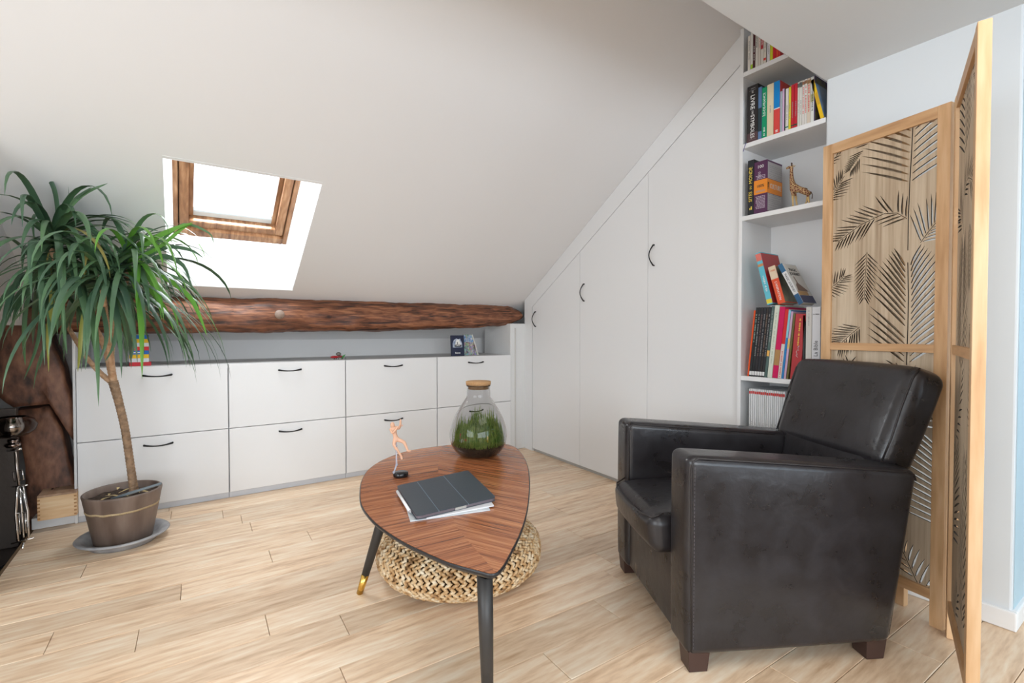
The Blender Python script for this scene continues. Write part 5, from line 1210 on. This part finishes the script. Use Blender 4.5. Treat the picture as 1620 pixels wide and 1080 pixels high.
def cut_board(name, s0, s1, z0, z1, polys, toW, parent, th=.0028):
    """thin board with real holes: constrained triangulation, hole triangles dropped, then given thickness"""
    from mathutils.geometry import delaunay_2d_cdt
    m_ = .0025; kept = []
    def hit(a, b):
        for i in range(len(a)):
            p, p2 = a[i-1], a[i]; r_ = p2-p
            for j in range(len(b)):
                q1, q2 = b[j-1], b[j]; s_ = q2-q1; d = r_.x*s_.y-r_.y*s_.x
                if abs(d) < 1e-12: continue
                w1 = q1-p; t_ = (w1.x*s_.y-w1.y*s_.x)/d; u_ = (w1.x*r_.y-w1.y*r_.x)/d
                if 0 <= t_ <= 1 and 0 <= u_ <= 1: return True
        return False
    for P in polys:
        q = clip([Vector(p) for p in P], s0+m_, s1-m_, z0+m_, z1-m_)
        if not q: continue
        q = [p for i, p in enumerate(q) if (p-q[i-1]).length > 1e-5]
        if len(q) < 3: continue
        ar = abs(sum(q[i-1].x*q[i].y-q[i].x*q[i-1].y for i in range(len(q))))/2
        if ar < 2e-6: continue
        bb = (min(p.x for p in q)-.0007, max(p.x for p in q)+.0007, min(p.y for p in q)-.0007, max(p.y for p in q)+.0007)
        if any(bb[0] < k[1][1] and bb[1] > k[1][0] and bb[2] < k[1][3] and bb[3] > k[1][2] and hit(q, k[0]) for k in kept): continue
        kept.append((q, bb))
    vs = [Vector((s0, z0)), Vector((s1, z0)), Vector((s1, z1)), Vector((s0, z1))]; es = [(0, 1), (1, 2), (2, 3), (3, 0)]
    for q, _ in kept:
        k = len(vs); vs += q; es += [(k+i, k+(i+1) % len(q)) for i in range(len(q))]
    V_, E__, F_, _a, _b, _c = delaunay_2d_cdt(vs, es, [], 1, 1e-6)
    def inside(c, q):
        r_ = False
        for i in range(len(q)):
            a, b_ = q[i-1], q[i]
            if (a.y > c.y) != (b_.y > c.y) and c.x < (b_.x-a.x)*(c.y-a.y)/(b_.y-a.y)+a.x: r_ = not r_
        return r_
    tris = []
    for f in F_:
        c = (V_[f[0]]+V_[f[1]]+V_[f[2]])/3
        if any(bb[0] <= c.x <= bb[1] and bb[2] <= c.y <= bb[3] and inside(c, q) for q, bb in kept): continue
        tris.append(tuple(f))
    n_ = len(V_); allv = [tuple(toW(p.x, -th, p.y)) for p in V_]+[tuple(toW(p.x, th, p.y)) for p in V_]
    cnt = {}
    for f in tris:
        for i in range(3): e = (f[i], f[(i+1) % 3]); cnt[tuple(sorted(e))] = cnt.get(tuple(sorted(e)), 0)+1
    fs = list(tris)+[tuple(n_+i for i in f[::-1]) for f in tris]
    for f in tris:
        for i in range(3):
            a, b_ = f[i], f[(i+1) % 3]
            if cnt[tuple(sorted((a, b_)))] == 1: fs.append((b_, a, n_+a, n_+b_))
    me = bpy.data.meshes.new(name); me.from_pydata(allv, [], fs); me.update()
    me.materials.append(PLY); me.materials.append(mat('burnt_edge', (.040, .027, .018), .8))
    for k, f in enumerate(me.polygons): f.material_index = 0 if k < 2*len(tris) else 1
    return link(name, me, None, parent)
def panel(A, B, fronds, mid_z=.862, pw=.034, flip=1):
    A = Vector((A[0], A[1], 0)); B = Vector((B[0], B[1], 0)); d = (B-A).normalized(); n_ = Vector((-d.y, d.x, 0)); Wd = (B-A).length
    fr = empty('screen_panel', A-SO, math.atan2(d.y, d.x)); fr.parent = sc
    def toW(s, t, z_): return Vector((s, t, z_))
    t = .012
    box('post', (0, -t, 0), (pw, t, ZT), PINE, fr, .0015); box('post', (Wd-pw, -t, 0), (Wd, t, ZT), PINE, fr, .0015)
    for (z0, z1) in ((ZT-.036, ZT), (mid_z-.026, mid_z), (.080, .112)): box('rail', (pw, -t+.001, z0), (Wd-pw, t-.001, z1), PINEX, fr, .001)
    cut_board('cut_out_board', pw-.002, Wd-pw+.002, mid_z-.004, ZT-.032, fronds, toW, fr)
    cut_board('cut_out_board', pw-.002, Wd-pw+.002, .108, mid_z-.022, fronds, toW, fr)
    return fr, toW
A1_, B1_ = (1.972, .824), (1.893, .447)
Av = Vector((*A1_, 0)); dv = (Vector((*B1_, 0))-Av).normalized(); nv = Vector((-dv.y, dv.x, 0))
def sp_(x, y): p = pp(x, y, Av, nv); return ((p-Av).dot(dv), p.z)
FR = []
FR += frond([sp_(1437, 396), sp_(1438, 345), sp_(1440, 292), sp_(1443, 240), sp_(1446, 182)], 1, .001, .0001, 0, 0, stem=.0028)
FR += frond([sp_(1440, 292), sp_(1443, 240), sp_(1448, 165)], 11, .165, .0075, R(62), R(48), off=.006, stem=0, taper=(.9, .5))
FR += frond([sp_(1436, 346), sp_(1420, 337), sp_(1400, 338), sp_(1384, 345), sp_(1362, 356), sp_(1326, 383)], 17, .078, .0055, R(50), R(28), off=.003, stem=.0022, taper=(.75, .45))
FR += frond([sp_(1372.6, 399), sp_(1370, 435), sp_(1368, 473)], 13, .055, .0040, R(42), R(24), off=.0025, stem=.0016, taper=(.9, .5))
FR += frond([sp_(1435, 577), sp_(1437, 520), sp_(1438, 470), sp_(1437, 415)], 17, .152, .0075, R(50), R(22), off=.008, stem=.0030, taper=(.9, .42))
FR += frond([sp_(1376, 226), sp_(1362, 247), sp_(1346, 270)], 12, .048, .0042, R(48), R(25), off=.0025, stem=.0016, taper=(.9, .5))
FR += frond([sp_(1312, 318), sp_(1325, 296), sp_(1337, 278)], 11, .055, .0048, R(62), R(25), off=.003, stem=.002)
FR += frond([sp_(1306, 462), sp_(1325, 448), sp_(1337, 436)], 10, .055, .0048, R(65), R(25), off=.003, stem=.002)
FR += frond([sp_(1361, 517), sp_(1345, 530), sp_(1326, 548)], 11, .075, .0052, R(50), R(22), off=.003, stem=.002)
FR += frond([sp_(1457, 384), sp_(1470, 366), sp_(1488, 345)], 7, .105, .0058, R(52), R(30), off=.003, stem=.002, taper=(.8, .8))
FR += frond([sp_(1312, 262), sp_(1320, 250), sp_(1331, 243)], 5, .03, .004, R(55), R(20), off=.002, stem=.001)
s_r = .36
FR += frond([(s_r+.01, .60), (.30, .70), (.245, .80)], 10, .075, .006, R(55), R(25))
FR += frond([(s_r+.03, .30), (s_r+.01, .45), (s_r, .58)], 15, .13, .007, R(70), R(40), off=.004, stem=.003, taper=(.9, .6))
FR += frond([(.36, .04), (.31, .12), (.27, .20)], 8, .085, .007, R(60), R(30))
FR += frond([(.17, .16), (.165, .35), (.16, .58)], 16, .12, .0070, R(52), R(25), off=.006, stem=.003)
FR += frond([(.05, .62), (.09, .70), (.10, .80)], 10, .06, .0050, R(52), R(25))
panel(A1_, B1_, FR)
FR2 = [[Vector((.444-p.x, p.y)) for p in P] for P in FR] 
FR2 += frond([(.30, .15), (.29, .35), (.27, .56)], 13, .09, .0070, R(52), R(25), off=.006, stem=.003)
panel((1.8855, .431), (1.452, .293), FR2)
panel((2.008, .834), (1.958, .560), [], pw=.026)
for z_ in (.40, 1.22):
    hb = Vector((1.8875, .4355, z_))-SO; hg = box('hinge', (hb.x-.012, hb.y-.012, hb.z-.03), (hb.x-.008, hb.y-.004, hb.z+.03), STEEL, sc)
